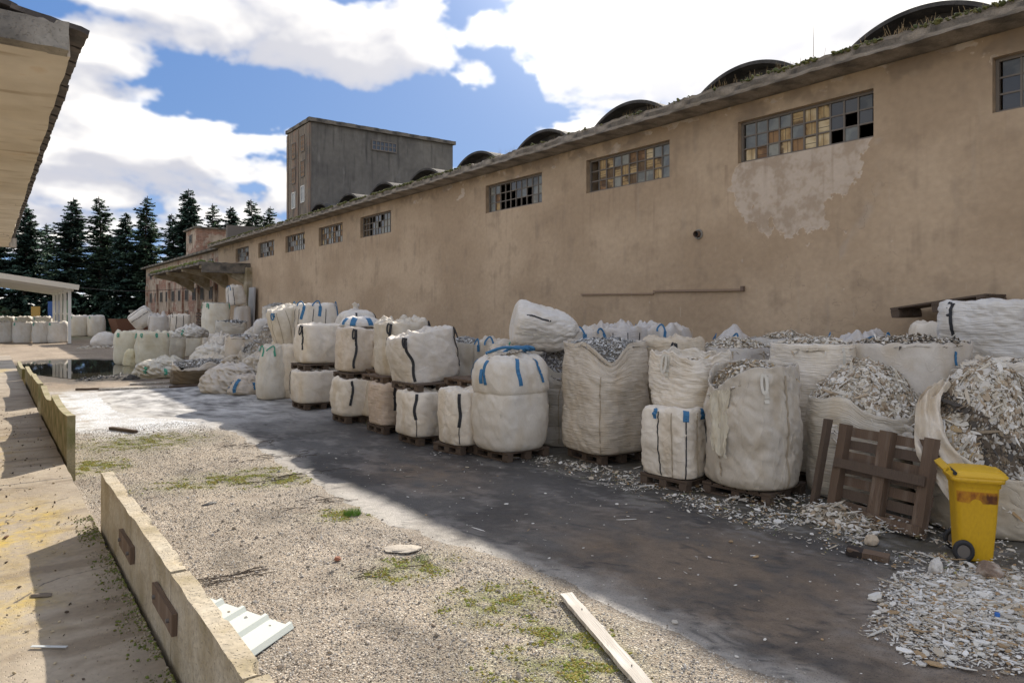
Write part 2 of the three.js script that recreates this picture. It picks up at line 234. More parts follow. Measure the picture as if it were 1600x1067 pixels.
const groundTint = (x, z) => {
  const n = fbm(x * 0.8, z * 0.6, 0, 4), n2 = fbm(x * 2.7, z * 2.7, 9, 4), d = z < -60 || x < -20 || x > 40;
  let c = lerp3([1.02, 1.0, 0.97], [1.38, 1.32, 1.22], clamp(n * 1.5 + 0.35)); c = lerp3(c, [0.70, 0.62, 0.54], clamp(n2 * 2.2 - 0.2)); c = lerp3(c, [1.5, 1.46, 1.4], 0.7 * smooth(0.10, 0.32, fbm(x * 1.9 + 4, z * 1.1, 14, 4))); c = lerp3(c, [0.62, 0.60, 0.56], 0.8 * smooth(0.16, 0.34, fbm(x * 1.2 + 9, z * 0.9, 3, 4)) * smooth(3.4, 2.6, x));
  const m = mossAt(x, z) * smooth(-0.25, 0.2, fbm(x * 5, z * 5, 4, 4) + 0.08); c = lerp3(c, [0.58, 0.68, 0.26], clamp(m * 1.25));
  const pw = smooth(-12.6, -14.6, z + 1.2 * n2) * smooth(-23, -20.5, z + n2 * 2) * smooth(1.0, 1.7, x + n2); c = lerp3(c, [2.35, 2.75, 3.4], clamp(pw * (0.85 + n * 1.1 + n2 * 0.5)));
  if (z < -20) { const f = smooth(-20, -24, z); let e = lerp3([1.25, 1.12, 0.98], [0.9, 0.8, 0.68], clamp(n * 2 + 0.4)); const pd = inPuddle(x, z); e = lerp3(e, [0.35, 0.32, 0.28], smooth(1.9, 1.1, pd)); e = lerp3(e, [0.3, 0.3, 0.31], smooth(0.0, 0.25, n2) * smooth(-22, -25, z) * smooth(-30, -26, z) * 0.8); c = lerp3(c, e, f); }
  if (d) c = lerp3(c, [0.45, 0.62, 0.25], clamp(0.5 + n));
  return c;
};
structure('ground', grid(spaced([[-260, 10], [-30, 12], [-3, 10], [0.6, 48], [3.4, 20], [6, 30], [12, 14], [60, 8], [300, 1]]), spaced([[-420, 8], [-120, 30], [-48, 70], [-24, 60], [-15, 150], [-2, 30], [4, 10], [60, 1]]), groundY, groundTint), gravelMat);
{ // worn asphalt lane between the gravel and the warehouse wall
  const xs = [], N = 130; for (let i = 0; i <= N; i++) { const t = i / N; xs.push((z) => mix(roadEdge(z), 11.45, t < 0.8 ? t * 0.5 : 0.4 + (t - 0.8) * 3)); }
  const zs = spaced([[-21.2, 110], [-12, 190], [-1.5, 40], [5, 1]]);
  const end = (x) => 0.8 * fbm(x * 0.8, 5, 2, 3);
  structure('asphalt_lane', grid(xs, zs, (x, z) => -0.003 + 0.008 * smooth(0.0, 0.14, x - roadEdge(z)), (x, z) => {
    const n = fbm(x * 0.7, z * 0.5, 3, 5), n2 = fbm(x * 2.6, z * 1.4, 7, 5), n3 = fbm(x * 9, z * 9, 1, 3), e = x - roadEdge(z);
    let c = lerp3([0.050, 0.047, 0.045], [0.088, 0.083, 0.077], clamp(n * 1.9 + 0.35));
    c = lerp3(c, [0.17, 0.16, 0.15], 0.85 * smooth(0.04, 0.26, n2 + 0.6 * n3) * smooth(6.6, 5.8, x));
    const br = Math.exp(-(((x - 4.7) / 1.1) ** 2 + ((z + 3.4) / 1.9) ** 2)) + 0.8 * Math.exp(-(((x - 4.5) / 0.6) ** 2 + ((z + 8.0) / 1.1) ** 2)) + 1.0 * Math.exp(-(((x - 4.5) / 1.7) ** 2 + ((z + 1.3) / 1.0) ** 2));
    c = lerp3(c, [0.165, 0.12, 0.080], clamp(br * (1.0 + n2 * 2.4 + n3)));
    c = lerp3(c, [0.36, 0.335, 0.295], 0.85 * smooth(0.50 + n2 * 0.6, 0.05, e + n3 * 0.25));  // pale edge strip: dust plus sunlit wet glare painted into the colour
    c = lerp3(c, [0.10, 0.088, 0.060], clamp(smooth(5.6, 6.6, x + n2 * 1.2) * (0.75 + n3)));
    const pw = smooth(-11.5, -15.5, z + 2.2 * n2 + 1.1 * n3); c = lerp3(c, [0.56, 0.555, 0.54], clamp(pw * (0.62 + n2 * 1.5 + n3 * 0.6)));
    c = lerp3(c, [0.34, 0.325, 0.30], clamp(1.1 * Math.exp(-(((x - 5.55) / 1.15) ** 2 + ((z + 2.02) / 0.6) ** 2) * 1.3) * (0.6 + 1.6 * n3 + n2)));
    c = lerp3(c, [0.20, 0.19, 0.175], 0.75 * smooth(0.05, 0.2, n3 + n2 * 0.8) * smooth(5.2, 6.2, x) * smooth(-10, -6, z));
    c = lerp3(c, [0.022, 0.022, 0.024], 0.7 * smooth(0.008, 0.002, Math.abs(fbm(x * 0.6 + 2, z * 0.4, 21, 4))) * smooth(6.5, 6, x));
    return c;
  }), asphaltMat);
}
{ // puddle
  const P = [], N = 160; for (let i = 0; i < N; i++) { const a = i / N * 6.2832; let r = 0.05; for (let k = 0; k < 60; k++) { const x = 3.0 + r * 2.1 * Math.cos(a), z = -30.5 + r * 5.6 * Math.sin(a); if (inPuddle(x, z) > 1) break; r += 0.03; } P.push(new THREE.Vector2(3.0 + r * 2.1 * Math.cos(a), 30.5 - r * 5.6 * Math.sin(a))); }
  structure('puddle_water', new THREE.ShapeGeometry(new THREE.Shape(P)).rotateX(-Math.PI / 2).translate(0, 0.012, 0), std({ color: rgb(0.045, 0.04, 0.03), roughness: 0.03 }));
}
{ // concrete loading platform on the left
  const map = tex(448, 1792, (u, v) => {
    const x = -2.2 + u * 2.92, z = 1 - v * 20;
    const n = fbm(x * 1.1, z * 0.9, 2, 5), n2 = fbm(x * 3.4, z * 3.4, 8, 5), n3 = fbm(x * 22, z * 22, 1, 3);
    let c = lerp3([0.25, 0.205, 0.148], [0.36, 0.308, 0.235], clamp(n * 1.6 + 0.4)); c = lerp3(c, [0.14, 0.105, 0.07], clamp(n2 * 1.9 - 0.18)); c = lerp3(c, [0.17, 0.13, 0.085], 0.8 * smooth(0.05, 0.25, fbm(x * 0.8, z * 2.4, 14, 4)));
    const ye = Math.exp(-(((x - 0.05) / 0.5) ** 2 + ((z + 7.4) / 0.9) ** 2)) + 0.6 * Math.exp(-(((x - 0.1) / 0.25) ** 2 + ((z + 5.4) / 0.5) ** 2)) + 0.4 * Math.exp(-(((x) / 0.4) ** 2 + ((z + 11.5) / 1.5) ** 2));
    c = lerp3(c, [0.42, 0.30, 0.055], clamp(ye * (0.45 + n2 * 2.0 + n3)));
    for (const jz of [-9.25, -10.7, -12.6, -15.6, -18]) c = lerp3(c, [0.07, 0.06, 0.05], smooth(0.022, 0.008, Math.abs(z - jz + 0.05 * n2 + 0.02 * n)));
    for (const [ax, az, bx, bz] of [[0.72, -8.3, 0.2, -8.0], [0.2, -8.0, 0.0, -7.0], [0.55, -7.6, 0.3, -7.55], [-0.1, -9.3, 0.4, -8.9], [0.72, -5.9, 0.3, -5.75], [0.3, -5.75, 0.1, -5.4]]) { const dx = bx - ax, dz = bz - az, t = clamp(((x - ax) * dx + (z - az) * dz) / (dx * dx + dz * dz)), q = Math.hypot(x - ax - dx * t + 0.05 * fbm(z * 6, x * 6, 2, 3), z - az - dz * t + 0.08 * fbm(x * 6, z * 6, 5, 3)); c = lerp3(c, [0.06, 0.048, 0.036], smooth(0.012, 0.004, q)); }
    return S3(c, 1 + n3 * 0.28);
  }, true, [1 / 2.92, 1 / 20]);
  map.offset.set(2.2 / 2.92, 1 / 20);
  const g = new THREE.BoxGeometry(2.92, 0.6, 41, 60, 1, 300), p = g.attributes.position, uv = g.attributes.uv;
  g.translate(-0.74, -0.05, -16);
  for (let i = 0; i < p.count; i++) { const x = p.getX(i), z = p.getZ(i); if (p.getY(i) > 0.2) { p.setY(i, 0.25 + 0.006 * fbm(x * 2, z * 2, 3, 3)); if (x > 0.7) p.setX(i, x + 0.03 + 0.025 * fbm(z * 2.3, 1, 4, 4)); } uv.setXY(i, x, -z); }
  g.computeVertexNormals();
  structure('loading_platform', g, std({ map, bumpMap: concBump, bumpScale: 0.006, roughness: 0.62 }));
}

// ---------------------------------------------------------------- warehouse
const WX = 11.5, WIN0 = -8.2, BAY = 4.25, WIN_W = 2.57, WIN_Y = 4.93, WIN_H = 0.79;
const peelAt = (s, y) => { const low = 3.42 + 1.35 * ((s - 7.0) / 1.35) ** 2 * (s > 7.0 ? 0.75 : 1.1) + 1.15 * fbm(s * 2.4, 4, y * 1.7, 5) + 0.16 * noise3(s * 9, y * 9, 0) + 0.08 * noise3(s * 23, y * 23, 3), d = Math.min(y - low, 4.93 - y, (s - 5.64 + 0.25 * fbm(s * 3, y * 3, 7, 3)) * 2, 8.3 - s + 0.4 * fbm(s * 3, y * 3, 2, 3)), isl = fbm(s * 4.2, y * 4.2, 17, 4) - 0.30 - 0.12 * Math.abs(y - 3.7) - 0.10 * Math.abs(s - 6.6); return Math.max(d, isl, y > 5.3 ? fbm(s * 1.3 + 2, y * 2.2, 9, 5) - 0.24 - (5.75 - y) * 0.4 : -1); };
const wallColor = (s, y) => {
  const n = fbm(s * 0.35, y * 0.5, 1, 5), n2 = fbm(s * 1.7, y * 1.7, 5, 5), n3 = fbm(s * 9, y * 9, 2, 3), dr = fbm(s * 5.5, y * 0.35, 3, 4);
  let c = lerp3([0.39, 0.285, 0.185], [0.49, 0.37, 0.25], clamp(n * 2.4 + 0.45)); c = lerp3(c, [0.29, 0.215, 0.145], clamp(n2 * 1.6 + dr * 0.9 - 0.14));
  c = lerp3(c, [0.46, 0.38, 0.29], 0.5 * clamp(dr * 2.2 - 0.45) * smooth(0.5, 1.2, y));
  // bare render where the paint has come off
  if (s < 21) { const d = peelAt(s, y); if (d > 0) c = lerp3([0.54, 0.445, 0.35], [0.40, 0.31, 0.225], clamp(n2 * 3.2 + n3 * 2.0 + 0.35)); else if (d > -0.02) c = lerp3(c, [0.60, 0.48, 0.36], 0.6); }
  // rust-brown runs below the sills
  const bay = (((s + 3.95 - 8.2) % 4.25) + 4.25) % 4.25; if (y < 4.95) c = lerp3(c, [0.27, 0.19, 0.125], 0.5 * smooth(0.08, 0.42, fbm(s * 8, y * 0.5, 31, 3)) * smooth(3.2, 4.9, y + n2) * (bay > 1.6 ? 1 : 0.35));
  // pale repair below the eave and the old arc-shaped scrape
  const rp = smooth(0.02, 0.12, fbm(s * 0.9 + 2, y * 1.1, 9, 4) - 0.10) * smooth(5.45, 5.75, y) * smooth(14, 10, s); c = lerp3(c, [0.43, 0.33, 0.225], 0.8 * rp);
  const arc = Math.abs(Math.hypot(s - 7.6, (y - 4.6) * 1.0) - 2.05 - 0.12 * n2); if (s < 6.2 && y < 4.9) c = lerp3(c, [0.42, 0.34, 0.26], 0.55 * smooth(0.13, 0.02, arc) * smooth(-0.1, 0.15, n2 + 0.1));
  // chips and scrapes low on the wall
  const ch = noise3(s * 7.1, y * 5.0, 4) * 0.6 + noise3(s * 19, y * 8, 2) * 0.5; c = lerp3(c, [0.50, 0.43, 0.35], 0.7 * smooth(0.56, 0.62, ch) * smooth(3.3, 2.2, y + n * 2));
  const ve = noise3(s * 16, y * 2.2, 8); c = lerp3(c, [0.48, 0.41, 0.33], 0.45 * smooth(0.60, 0.68, ve) * smooth(3.2, 2.3, y + n * 2));
  const st = smooth(0.0, 0.3, fbm(s * 0.8, y * 1.6, 7, 4) + (y - 5.7) * 0.9); c = lerp3(c, [0.19, 0.145, 0.105], 0.45 * st * smooth(0.0, 0.15, n2 + 0.12));
  const ck = Math.abs(fbm(s * 0.5, y * 0.8, 11, 5)); c = lerp3(c, [0.24, 0.18, 0.13], 0.5 * smooth(0.0035, 0.001, ck) * smooth(0.05, 0.2, fbm(s * 0.4, y * 0.5, 27, 2)));
  return S3(c, 1 + n3 * 0.16);
};
const wallMap = tex(2048, 512, (u, v) => wallColor(u * 23.7 - 3, v * 6.3), true, [1 / 23.7, 1 / 6.3]), wallFarMap = tex(1024, 256, (u, v) => wallColor(u * 25.3 + 20.7, v * 6.3), true, [1 / 25.3, 1 / 6.3]);
wallMap.offset.set(3 / 23.7, 0); wallFarMap.offset.set(-20.7 / 25.3, 0);
const wallBump = tex(2048, 512, (u, v) => { const s = u * 23.7 - 3, y = v * 6.3; return g1(0.35 + 0.35 * fbm(s * 7, y * 7, 3, 4) + 0.15 * fbm(s * 1.1, y * 1.1, 6, 2) + (peelAt(s, y) > 0 ? 0 : 0.25)); }, false, [1 / 23.7, 1 / 6.3]);
wallBump.offset.set(3 / 23.7, 0);
const plasterBump = tex(512, 512, (u, v) => g1(0.5 + 0.55 * tfbm(u, v, 10, 10, 6, 6)), false, [1 / 1.3, 1 / 1.3]);
const wallMat = std({ map: wallMap, bumpMap: wallBump, bumpScale: 0.022, roughness: 0.93 }), wallFarMat = std({ map: wallFarMap, bumpMap: plasterBump, bumpScale: 0.012, roughness: 0.93 });
const innerMat = std({ color: rgb(0.16, 0.14, 0.12), roughness: 0.95 });
const windowFrameMat = std({ color: rgb(0.17, 0.145, 0.12), roughness: 0.75 });
const glassGrey = std({ map: tex(256, 256, (u, v) => S3(lerp3([0.19, 0.20, 0.18], [0.12, 0.13, 0.125], clamp(tfbm(u, v, 4, 4, 5, 2) * 2 + 0.5))), true, [1.3, 1.7]), roughness: 0.28 });
const glassGrey2 = std({ map: tex(128, 128, (u, v) => S3(lerp3([0.10, 0.105, 0.10], [0.05, 0.055, 0.058], clamp(tfbm(u, v, 4, 4, 5, 22) * 2.4 + 0.5))), true, [1.1, 1.9]), roughness: 0.35 }), glassPale = std({ map: tex(128, 128, (u, v) => S3(lerp3([0.27, 0.265, 0.22], [0.15, 0.155, 0.14], clamp(tfbm(u, v, 5, 5, 5, 42) * 2.4 + 0.5))), true, [1.2, 1.5]), roughness: 0.5 });
const boardPaleMat = std({ map: oldBoard([0.64, 0.52, 0.32], [0.46, 0.33, 0.17], 13), roughness: 0.8 });
const glassDark = std({ color: rgb(0.055, 0.058, 0.062), roughness: 0.16 });
const glassBlue = std({ color: rgb(0.05, 0.065, 0.085), roughness: 0.12 });
const vaultMat = std({ map: concC([0.06, 0.055, 0.05], [0.03, 0.028, 0.026], [0.10, 0.09, 0.08], 33, 1.5), bumpMap: concBump, bumpScale: 0.012, roughness: 0.95 });
const warehouse = thing('warehouse', 'long beige rendered warehouse with strip windows and barrel vault roof', 'warehouse', [0, 0, 0]);
const PANES = {   // one string per row, top first: G grey glass, D dark glass, B pale board, b brown board, X broken out
  '-1': ['DGGGDDGGDD', 'DGGGDDGDDD', 'DGGDDDGGDG'], 0: ['GGGGBBBDDD', 'GGbbGBBDXD', 'BbGBbBBXGX'], 1: ['XBBGGbbBGG', 'XBBBbbbBBG', 'XbBGbbGGBG'], 2: ['GGXXDDDDDG', 'GbXXXDGXGG', 'GBXXXXXXGG'],
  3: ['bGGBbBBGBB', 'GbGGBBBbGG', 'bGbGGBbGGG'], 4: ['XXXXDDXGGG', 'XXXDGXDGGG', 'XXXDDDGGGG'], 5: ['bGDbDbXDbb', 'bbDbGbDGbb', 'BGbGDbDbGb'],
};
{
  for (const [a, b, k0, k1, m] of [[-3, 20.7, -1, 2, wallMat], [20.7, 46, 3, 8, wallFarMat]]) {
    const sh = new THREE.Shape([[a, -0.1], [b, -0.1], [b, 6.05], [a, 6.05]].map((p) => new THREE.Vector2(...p)));
    for (let k = k0; k <= k1; k++) { const s1 = -(WIN0 - BAY * k), s0 = s1 - WIN_W, h = new THREE.Path(); h.moveTo(s0, WIN_Y); h.lineTo(s0, WIN_Y + WIN_H); h.lineTo(s1, WIN_Y + WIN_H); h.lineTo(s1, WIN_Y); sh.holes.push(h); }
    mesh('wall', new THREE.ExtrudeGeometry(sh, { depth: 0.38, bevelEnabled: false }).rotateY(Math.PI / 2).translate(WX, 0, 0), m, warehouse);
  }
  for (const z of [2.8, -45.8]) mesh('end_wall', box(18.5, 7.6, 0.3, 21.2, 3.7, z), innerMat, warehouse);
  mesh('back_wall', box(0.3, 8.6, 49, 30.3, 4.2, -21.5), innerMat, warehouse);
  // projecting eave slab with a rough, mossy edge
  const e = new THREE.BoxGeometry(1.3, 0.2, 49.4, 12, 3, 520), p = e.attributes.position, uv = e.attributes.uv;
  for (let i = 0; i < p.count; i++) {
    const z = p.getZ(i), edge = smooth(-0.35, -0.65, p.getX(i)), x0 = p.getX(i), y0 = p.getY(i); uv.setXY(i, Math.abs(y0) > 0.099 ? x0 : y0, z);
    p.setX(i, x0 + edge * (0.10 * fbm(z * 1.3, y0 * 4, 3, 5) + 0.035 * noise3(z * 8, y0 * 9, 2)));
    p.setY(i, y0 + (y0 > 0 ? 1 : 0.35) * edge * (0.09 * fbm(z * 0.8, 7, 1, 5) + 0.03 * noise3(z * 9, 3, x0 * 9)));
  }
  e.computeVertexNormals(); e.translate(11.55, 6.155, -21.5);
  mesh('eave_slab', e, eaveMat, warehouse);
  mesh('apron_roof', box(5.3, 0.16, 49, 14.1, 6.88, -21.5, 0, 0, Math.atan2(1.25, 4.4)), darkConcMat, warehouse);
  const R = 2.5, hc = BAY / 2, yC = 6.13, vg = (x0, x1, r0, r1) => { const s = new THREE.Shape(), a = Math.asin(hc / R); s.absarc(0, 0, r1, Math.PI / 2 - a, Math.PI / 2 + a, false); s.absarc(0, 0, r0, Math.PI / 2 + a, Math.PI / 2 - a, true); return new THREE.ExtrudeGeometry(s, { depth: x1 - x0, bevelEnabled: false, curveSegments: 28 }).rotateY(Math.PI / 2).translate(x0, yC, 0); };
  const shell = vg(15.95, 30.3, R - 0.09, R), ts = new THREE.Shape(); { const a = Math.asin(hc / R); ts.absarc(0, 0, R - 0.1, Math.PI / 2 - a, Math.PI / 2 + a, false); }
  const tymp = new THREE.ExtrudeGeometry(ts, { depth: 0.15, bevelEnabled: false, curveSegments: 28 }).rotateY(Math.PI / 2).translate(16.45, yC, 0);
  for (let k = -2; k <= 8; k++) { const z = -6.93 - BAY * k; const v = mesh('roof_vault', shell, vaultMat, warehouse); v.position.z = z; const t = mesh('vault_end_wall', tymp, vaultMat, v); }
  mesh('vault_beam', box(0.25, 0.5, 49, 16.2, 7.3, -21.5), darkConcMat, warehouse);
  // steel windows
  const fr = (w, h, t, d) => [box(w, t, d, 0, h / 2 - t / 2), box(w, t, d, 0, -h / 2 + t / 2), box(t, h - 2 * t, d, -w / 2 + t / 2), box(t, h - 2 * t, d, w / 2 - t / 2)];
  const NC = 10, NR = 3, pw = (WIN_W - 0.14) / NC, ph = (WIN_H - 0.08) / NR, bars = [...fr(WIN_W - 0.004, WIN_H - 0.004, 0.045, 0.06)];
  for (let i = 1; i < NC; i++) bars.push(box(0.028, WIN_H - 0.09, 0.035, -WIN_W / 2 + 0.07 + i * pw));
  for (let j = 1; j < NR; j++) bars.push(box(WIN_W - 0.09, 0.026, 0.029, 0, -WIN_H / 2 + 0.04 + j * ph));
  const frameGeo = join(bars), shifted = (g, a, b) => { const q = g.clone(), uv = q.attributes.uv; for (let i = 0; i < uv.count; i++) uv.setXY(i, uv.getX(i) + a, uv.getY(i) + b); return q; }, Rn = rng(77);
  const paneGeos = [0, 1, 2, 3, 4].map((i) => shifted(box(pw - 0.029, ph - 0.028, 0.008), i * 0.31, i * 0.17)), boardGeos = [0, 1, 2, 3, 4, 5].map((i) => shifted(i % 2 ? box(ph - 0.004, pw - 0.004, 0.02, 0, 0, -0.024).rotateZ(Math.PI / 2) : box(pw - 0.004, ph - 0.004, 0.02, 0, 0, -0.024), i * 0.13, i * 0.37));
  const kinds = { G: [glassGrey, glassGrey, glassPale], D: [glassDark, glassGrey2, glassDark], B: [boardMat, boardPaleMat, boardMat], b: [boardDarkMat, boardMat, boardDarkMat] };
  for (let k = -1; k <= 8; k++) {
    const w = mesh('window', frameGeo, windowFrameMat, warehouse); w.position.set(WX + 0.14, WIN_Y + WIN_H / 2, WIN0 - BAY * k + WIN_W / 2); w.rotation.y = -Math.PI / 2;
    for (let j = 0; j < NR; j++) for (let i = 0; i < NC; i++) {
      const rows = PANES[k], q = rows ? rows[j][i] : 'GDbGDGbDGX'[Math.floor(Rn() * 10)]; if (q === 'X') continue;
      const b = q === 'B' || q === 'b', o = mesh('pane', b ? boardGeos[Math.floor(Rn() * 6)] : paneGeos[Math.floor(Rn() * 5)], kinds[q][Math.floor(Rn() * kinds[q].length)], w); o.position.set(-WIN_W / 2 + 0.07 + (i + 0.5) * pw, WIN_H / 2 - 0.04 - (j + 0.5) * ph, b ? 0 : -0.004); o.rotation.set(b ? 0 : (Rn() - 0.5) * 0.03, b ? 0 : (Rn() - 0.5) * 0.04, b ? (Rn() < 0.5 ? 0 : Math.PI) : 0);
    }
  }
  // moss cushions and dry stalks along the eave
  const L = [], Rm = rng(4), cush = new THREE.IcosahedronGeometry(1, 1); { const q = cush.attributes.position; for (let i = 0; i < q.count; i++) q.setXYZ(i, q.getX(i) * (1 + 0.3 * noise3(q.getX(i) * 2, q.getY(i) * 2, q.getZ(i) * 2)), q.getY(i), q.getZ(i)); }
  for (let i = 0; i < 16000; i++) {
    const z = -1 - Rm() * 45, far = z < -17 ? 1 : 0, dens = 0.15 + 0.75 * smooth(-16, -21, z) + 0.7 * smooth(-9.0, -6.5, z) * smooth(-3, -4, z); if (Rm() > dens || noise3(z * 1.7, 2, 8) < -0.22 + (1 - dens) * 0.3) continue;
    const s = 0.006 + 0.020 * Rm() ** 3, g = Rm();
    L.push([M4(V(10.88 + Rm() ** 2 * 0.35, 6.255 + 0.03 * noise3(z * 3, 1, 4) + (Rm() - 0.7) * 0.05, z), new THREE.Euler(Rm(), Rm() * 6, Rm()), V(s * 1.8, s * 0.9, s * 1.8)), rgb(mix(0.05, 0.16, g), mix(0.065, 0.15, g), mix(0.02, 0.05, g))]);
  }
  copies('eave_moss', cush, std({ color: 0xffffff, roughness: 1 }), L, warehouse);
  const K = [], stalk = new THREE.CylinderGeometry(0.0015, 0.004, 1, 4).translate(0, 0.5, 0), Rk = rng(8);
  for (let i = 0; i < 420; i++) { const c = [-3.9, -4.6, -5.2, -6.6, -7.9, -8.3, -10.3, -12.6, -15][Math.floor(Rk() * 9)]; K.push([M4(V(10.95 + Rk() * 0.25, 6.22, c + (Rk() - 0.5) * 1.1), new THREE.Euler((Rk() - 0.5) * 0.9, 0, (Rk() - 0.5) * 0.9), V(1, 0.05 + 0.22 * Rk() ** 2, 1)), rgb(0.30, 0.22, 0.12)]); }
  K.push([M4(V(10.95, 6.22, -6.35), new THREE.Euler(0.03, 0, 0.02), V(1.6, 0.62, 1.6)), rgb(0.25, 0.2, 0.14)]);
  copies('dry_stalk', stalk, std({ color: 0xffffff, roughness: 1 }), K, warehouse);
}
{ // ventilation pipe and conduit on the wall
  const v = thing('vent_pipe', 'round rusty vent pipe end sticking out of the beige wall', 'pipe', [WX, 3.66, -9.12]);
  mesh('collar', new THREE.TorusGeometry(0.085, 0.02, 8, 24).rotateY(Math.PI / 2).translate(-0.012, 0, 0), greyConcMat, v);
  mesh('pipe', new THREE.CylinderGeometry(0.062, 0.062, 0.12, 20, 1, true).rotateZ(Math.PI / 2).translate(-0.045, 0, 0), std({ color: rgb(0.14, 0.09, 0.06), roughness: 0.8, side: THREE.DoubleSide }), v);
  mesh('cap', new THREE.CylinderGeometry(0.06, 0.06, 0.01, 20).rotateZ(Math.PI / 2).translate(-0.02, 0, 0), rubberMat, v);
  const c = thing('wall_conduit', 'thin brown conduit running level across the lower wall', 'conduit', [WX - 0.03, 2.51, -10.3]);
  mesh('trunking', [box(0.04, 0.04, 2.2, 0, 0.02, 1.1, 0.012), box(0.03, 0.03, 2.3, 0, -0.008, -1.15, 0.012)], std({ color: rgb(0.27, 0.19, 0.13), roughness: 0.85 }), c);
  mesh('end_box', box(0.07, 0.09, 0.06, 0, 0.03, 2.23), std({ color: rgb(0.16, 0.11, 0.08), roughness: 0.85 }), c);
}

// ---------------------------------------------------------------- concrete tower
{
  const tm = tex(640, 640, (u, v) => { const x = u * 11, y = v * 14.4, n = fbm(x * 0.5, y * 0.35, 2, 5), d = fbm(x * 3.2, y * 0.35, 6, 5), n2 = fbm(x * 3, y * 3, 4, 4);
    let c = lerp3([0.135, 0.125, 0.11], [0.19, 0.175, 0.15], clamp(n * 2 + 0.4)); c = lerp3(c, [0.055, 0.05, 0.045], clamp(d * 1.9 + 0.02 - (14.4 - y) * 0.02)); c = lerp3(c, [0.27, 0.25, 0.22], clamp(fbm(x * 2, y * 0.6, 12, 4) * 2.5 - 0.55));
    const rb = Math.exp(-(((x - 8.7) / 0.5) ** 2 + ((y - 12.6) / 0.7) ** 2)); c = lerp3(c, [0.22, 0.10, 0.065], clamp(rb * (0.5 + n2 * 3))); return S3(c, 1 + n2 * 0.3); }, true, [1 / 11, 1 / 14.4]);
  const tmat = std({ map: tm, bumpMap: concBump, bumpScale: 0.02, roughness: 0.95 });
  const sm = tex(256, 512, (u, v) => { const x = u * 4.2, y = v * 14.4, n2 = fbm(x * 2, y * 2, 4, 4), d = fbm(x * 3, y * 0.3, 6, 4); let c = lerp3([0.25, 0.205, 0.155], [0.11, 0.095, 0.08], clamp(d * 2.2 + 0.3)); c = lerp3(c, [0.22, 0.115, 0.075], 0.75 * clamp(smooth(2.9, 3.5, x + n2) * 0.8 + n2 * 1.6 - 0.45)); return S3(c, 1 + n2 * 0.25); }, true, [1 / 4.2, 1 / 14.4]);
  const side = std({ map: sm, bumpMap: concBump, bumpScale: 0.02, roughness: 0.95 });
  const t = thing('concrete_tower', 'tall dark stained concrete tower rising behind the vaulted warehouse roof', 'tower', [16, 0, -42.3]);
  const fp = new THREE.PlaneGeometry(10.4, 13.9).translate(5.2, 6.95, 0); { const uv = fp.attributes.uv, p = fp.attributes.position; for (let i = 0; i < uv.count; i++) uv.setXY(i, p.getX(i), p.getY(i)); }
  const bx = box(10.3, 13.86, 3.9, 5.2, 6.93, -2.0); mesh('wall', bx, tmat, t);
  const hole = (name, w, h, x, y, g) => { const o = mesh('window', join([box(w, 0.07, 0.1, 0, h / 2), box(w, 0.07, 0.1, 0, -h / 2), ...Array.from({ length: g + 1 }, (_, i) => box(0.06, h, 0.09, -w / 2 + i * w / g)), box(w, 0.05, 0.07)]), windowFrameMat, t); o.position.set(x, y, 0.0); for (let i = 0; i < g; i++) { const pn = mesh('pane', box(w / g - 0.06, h - 0.08, 0.03), glassBlue, o); pn.position.set(-w / 2 + (i + 0.5) * w / g, 0, -0.005); } return o; };
  hole('w', 1.75, 0.6, 5.0, 13.0, 6);
  mesh('side_wall', box(0.12, 13.8, 4.0, -0.02, 6.9, -2.0), side, t);
  for (const [z, y, wht] of [[-1.1, 9.5, 1], [-2.75, 9.3, 1], [-1.1, 11.1, 0], [-2.75, 10.9, 0], [-1.1, 12.7, 0], [-2.75, 12.5, 0]]) {
    const w = mesh('window', join([box(0.06, 0.06, 0.62, 0, 0.5), box(0.06, 0.06, 0.62, 0, -0.5), box(0.06, 1, 0.06, 0, 0, -0.3), box(0.06, 1, 0.06, 0, 0, 0.3), box(0.04, 0.94, 0.05), ...(wht ? [] : [box(0.04, 0.05, 0.6, 0, 0.2), box(0.04, 0.05, 0.6, 0, -0.15)])]), wht ? steelWhite : windowFrameMat, t); w.position.set(-0.10, y, z);
    for (const s of [-1, 1]) { const pn = mesh('pane', box(0.02, 0.9, 0.24), wht ? glassGrey : boardDarkMat, w); pn.position.set(0, 0, s * 0.145); }
  }
  mesh('pilaster', [box(0.14, 13.7, 0.3, -0.06, 6.85, -0.12), box(0.14, 13.7, 0.25, -0.06, 6.85, -1.95), box(0.14, 13.7, 0.3, -0.06, 6.85, -3.85)], side, t);
  mesh('roof_slab', roughBox(10.62, 0.24, 4.3, 3, 0.03, 0.3).translate(5.17, 13.98, -2.0), darkConcMat, t);
}

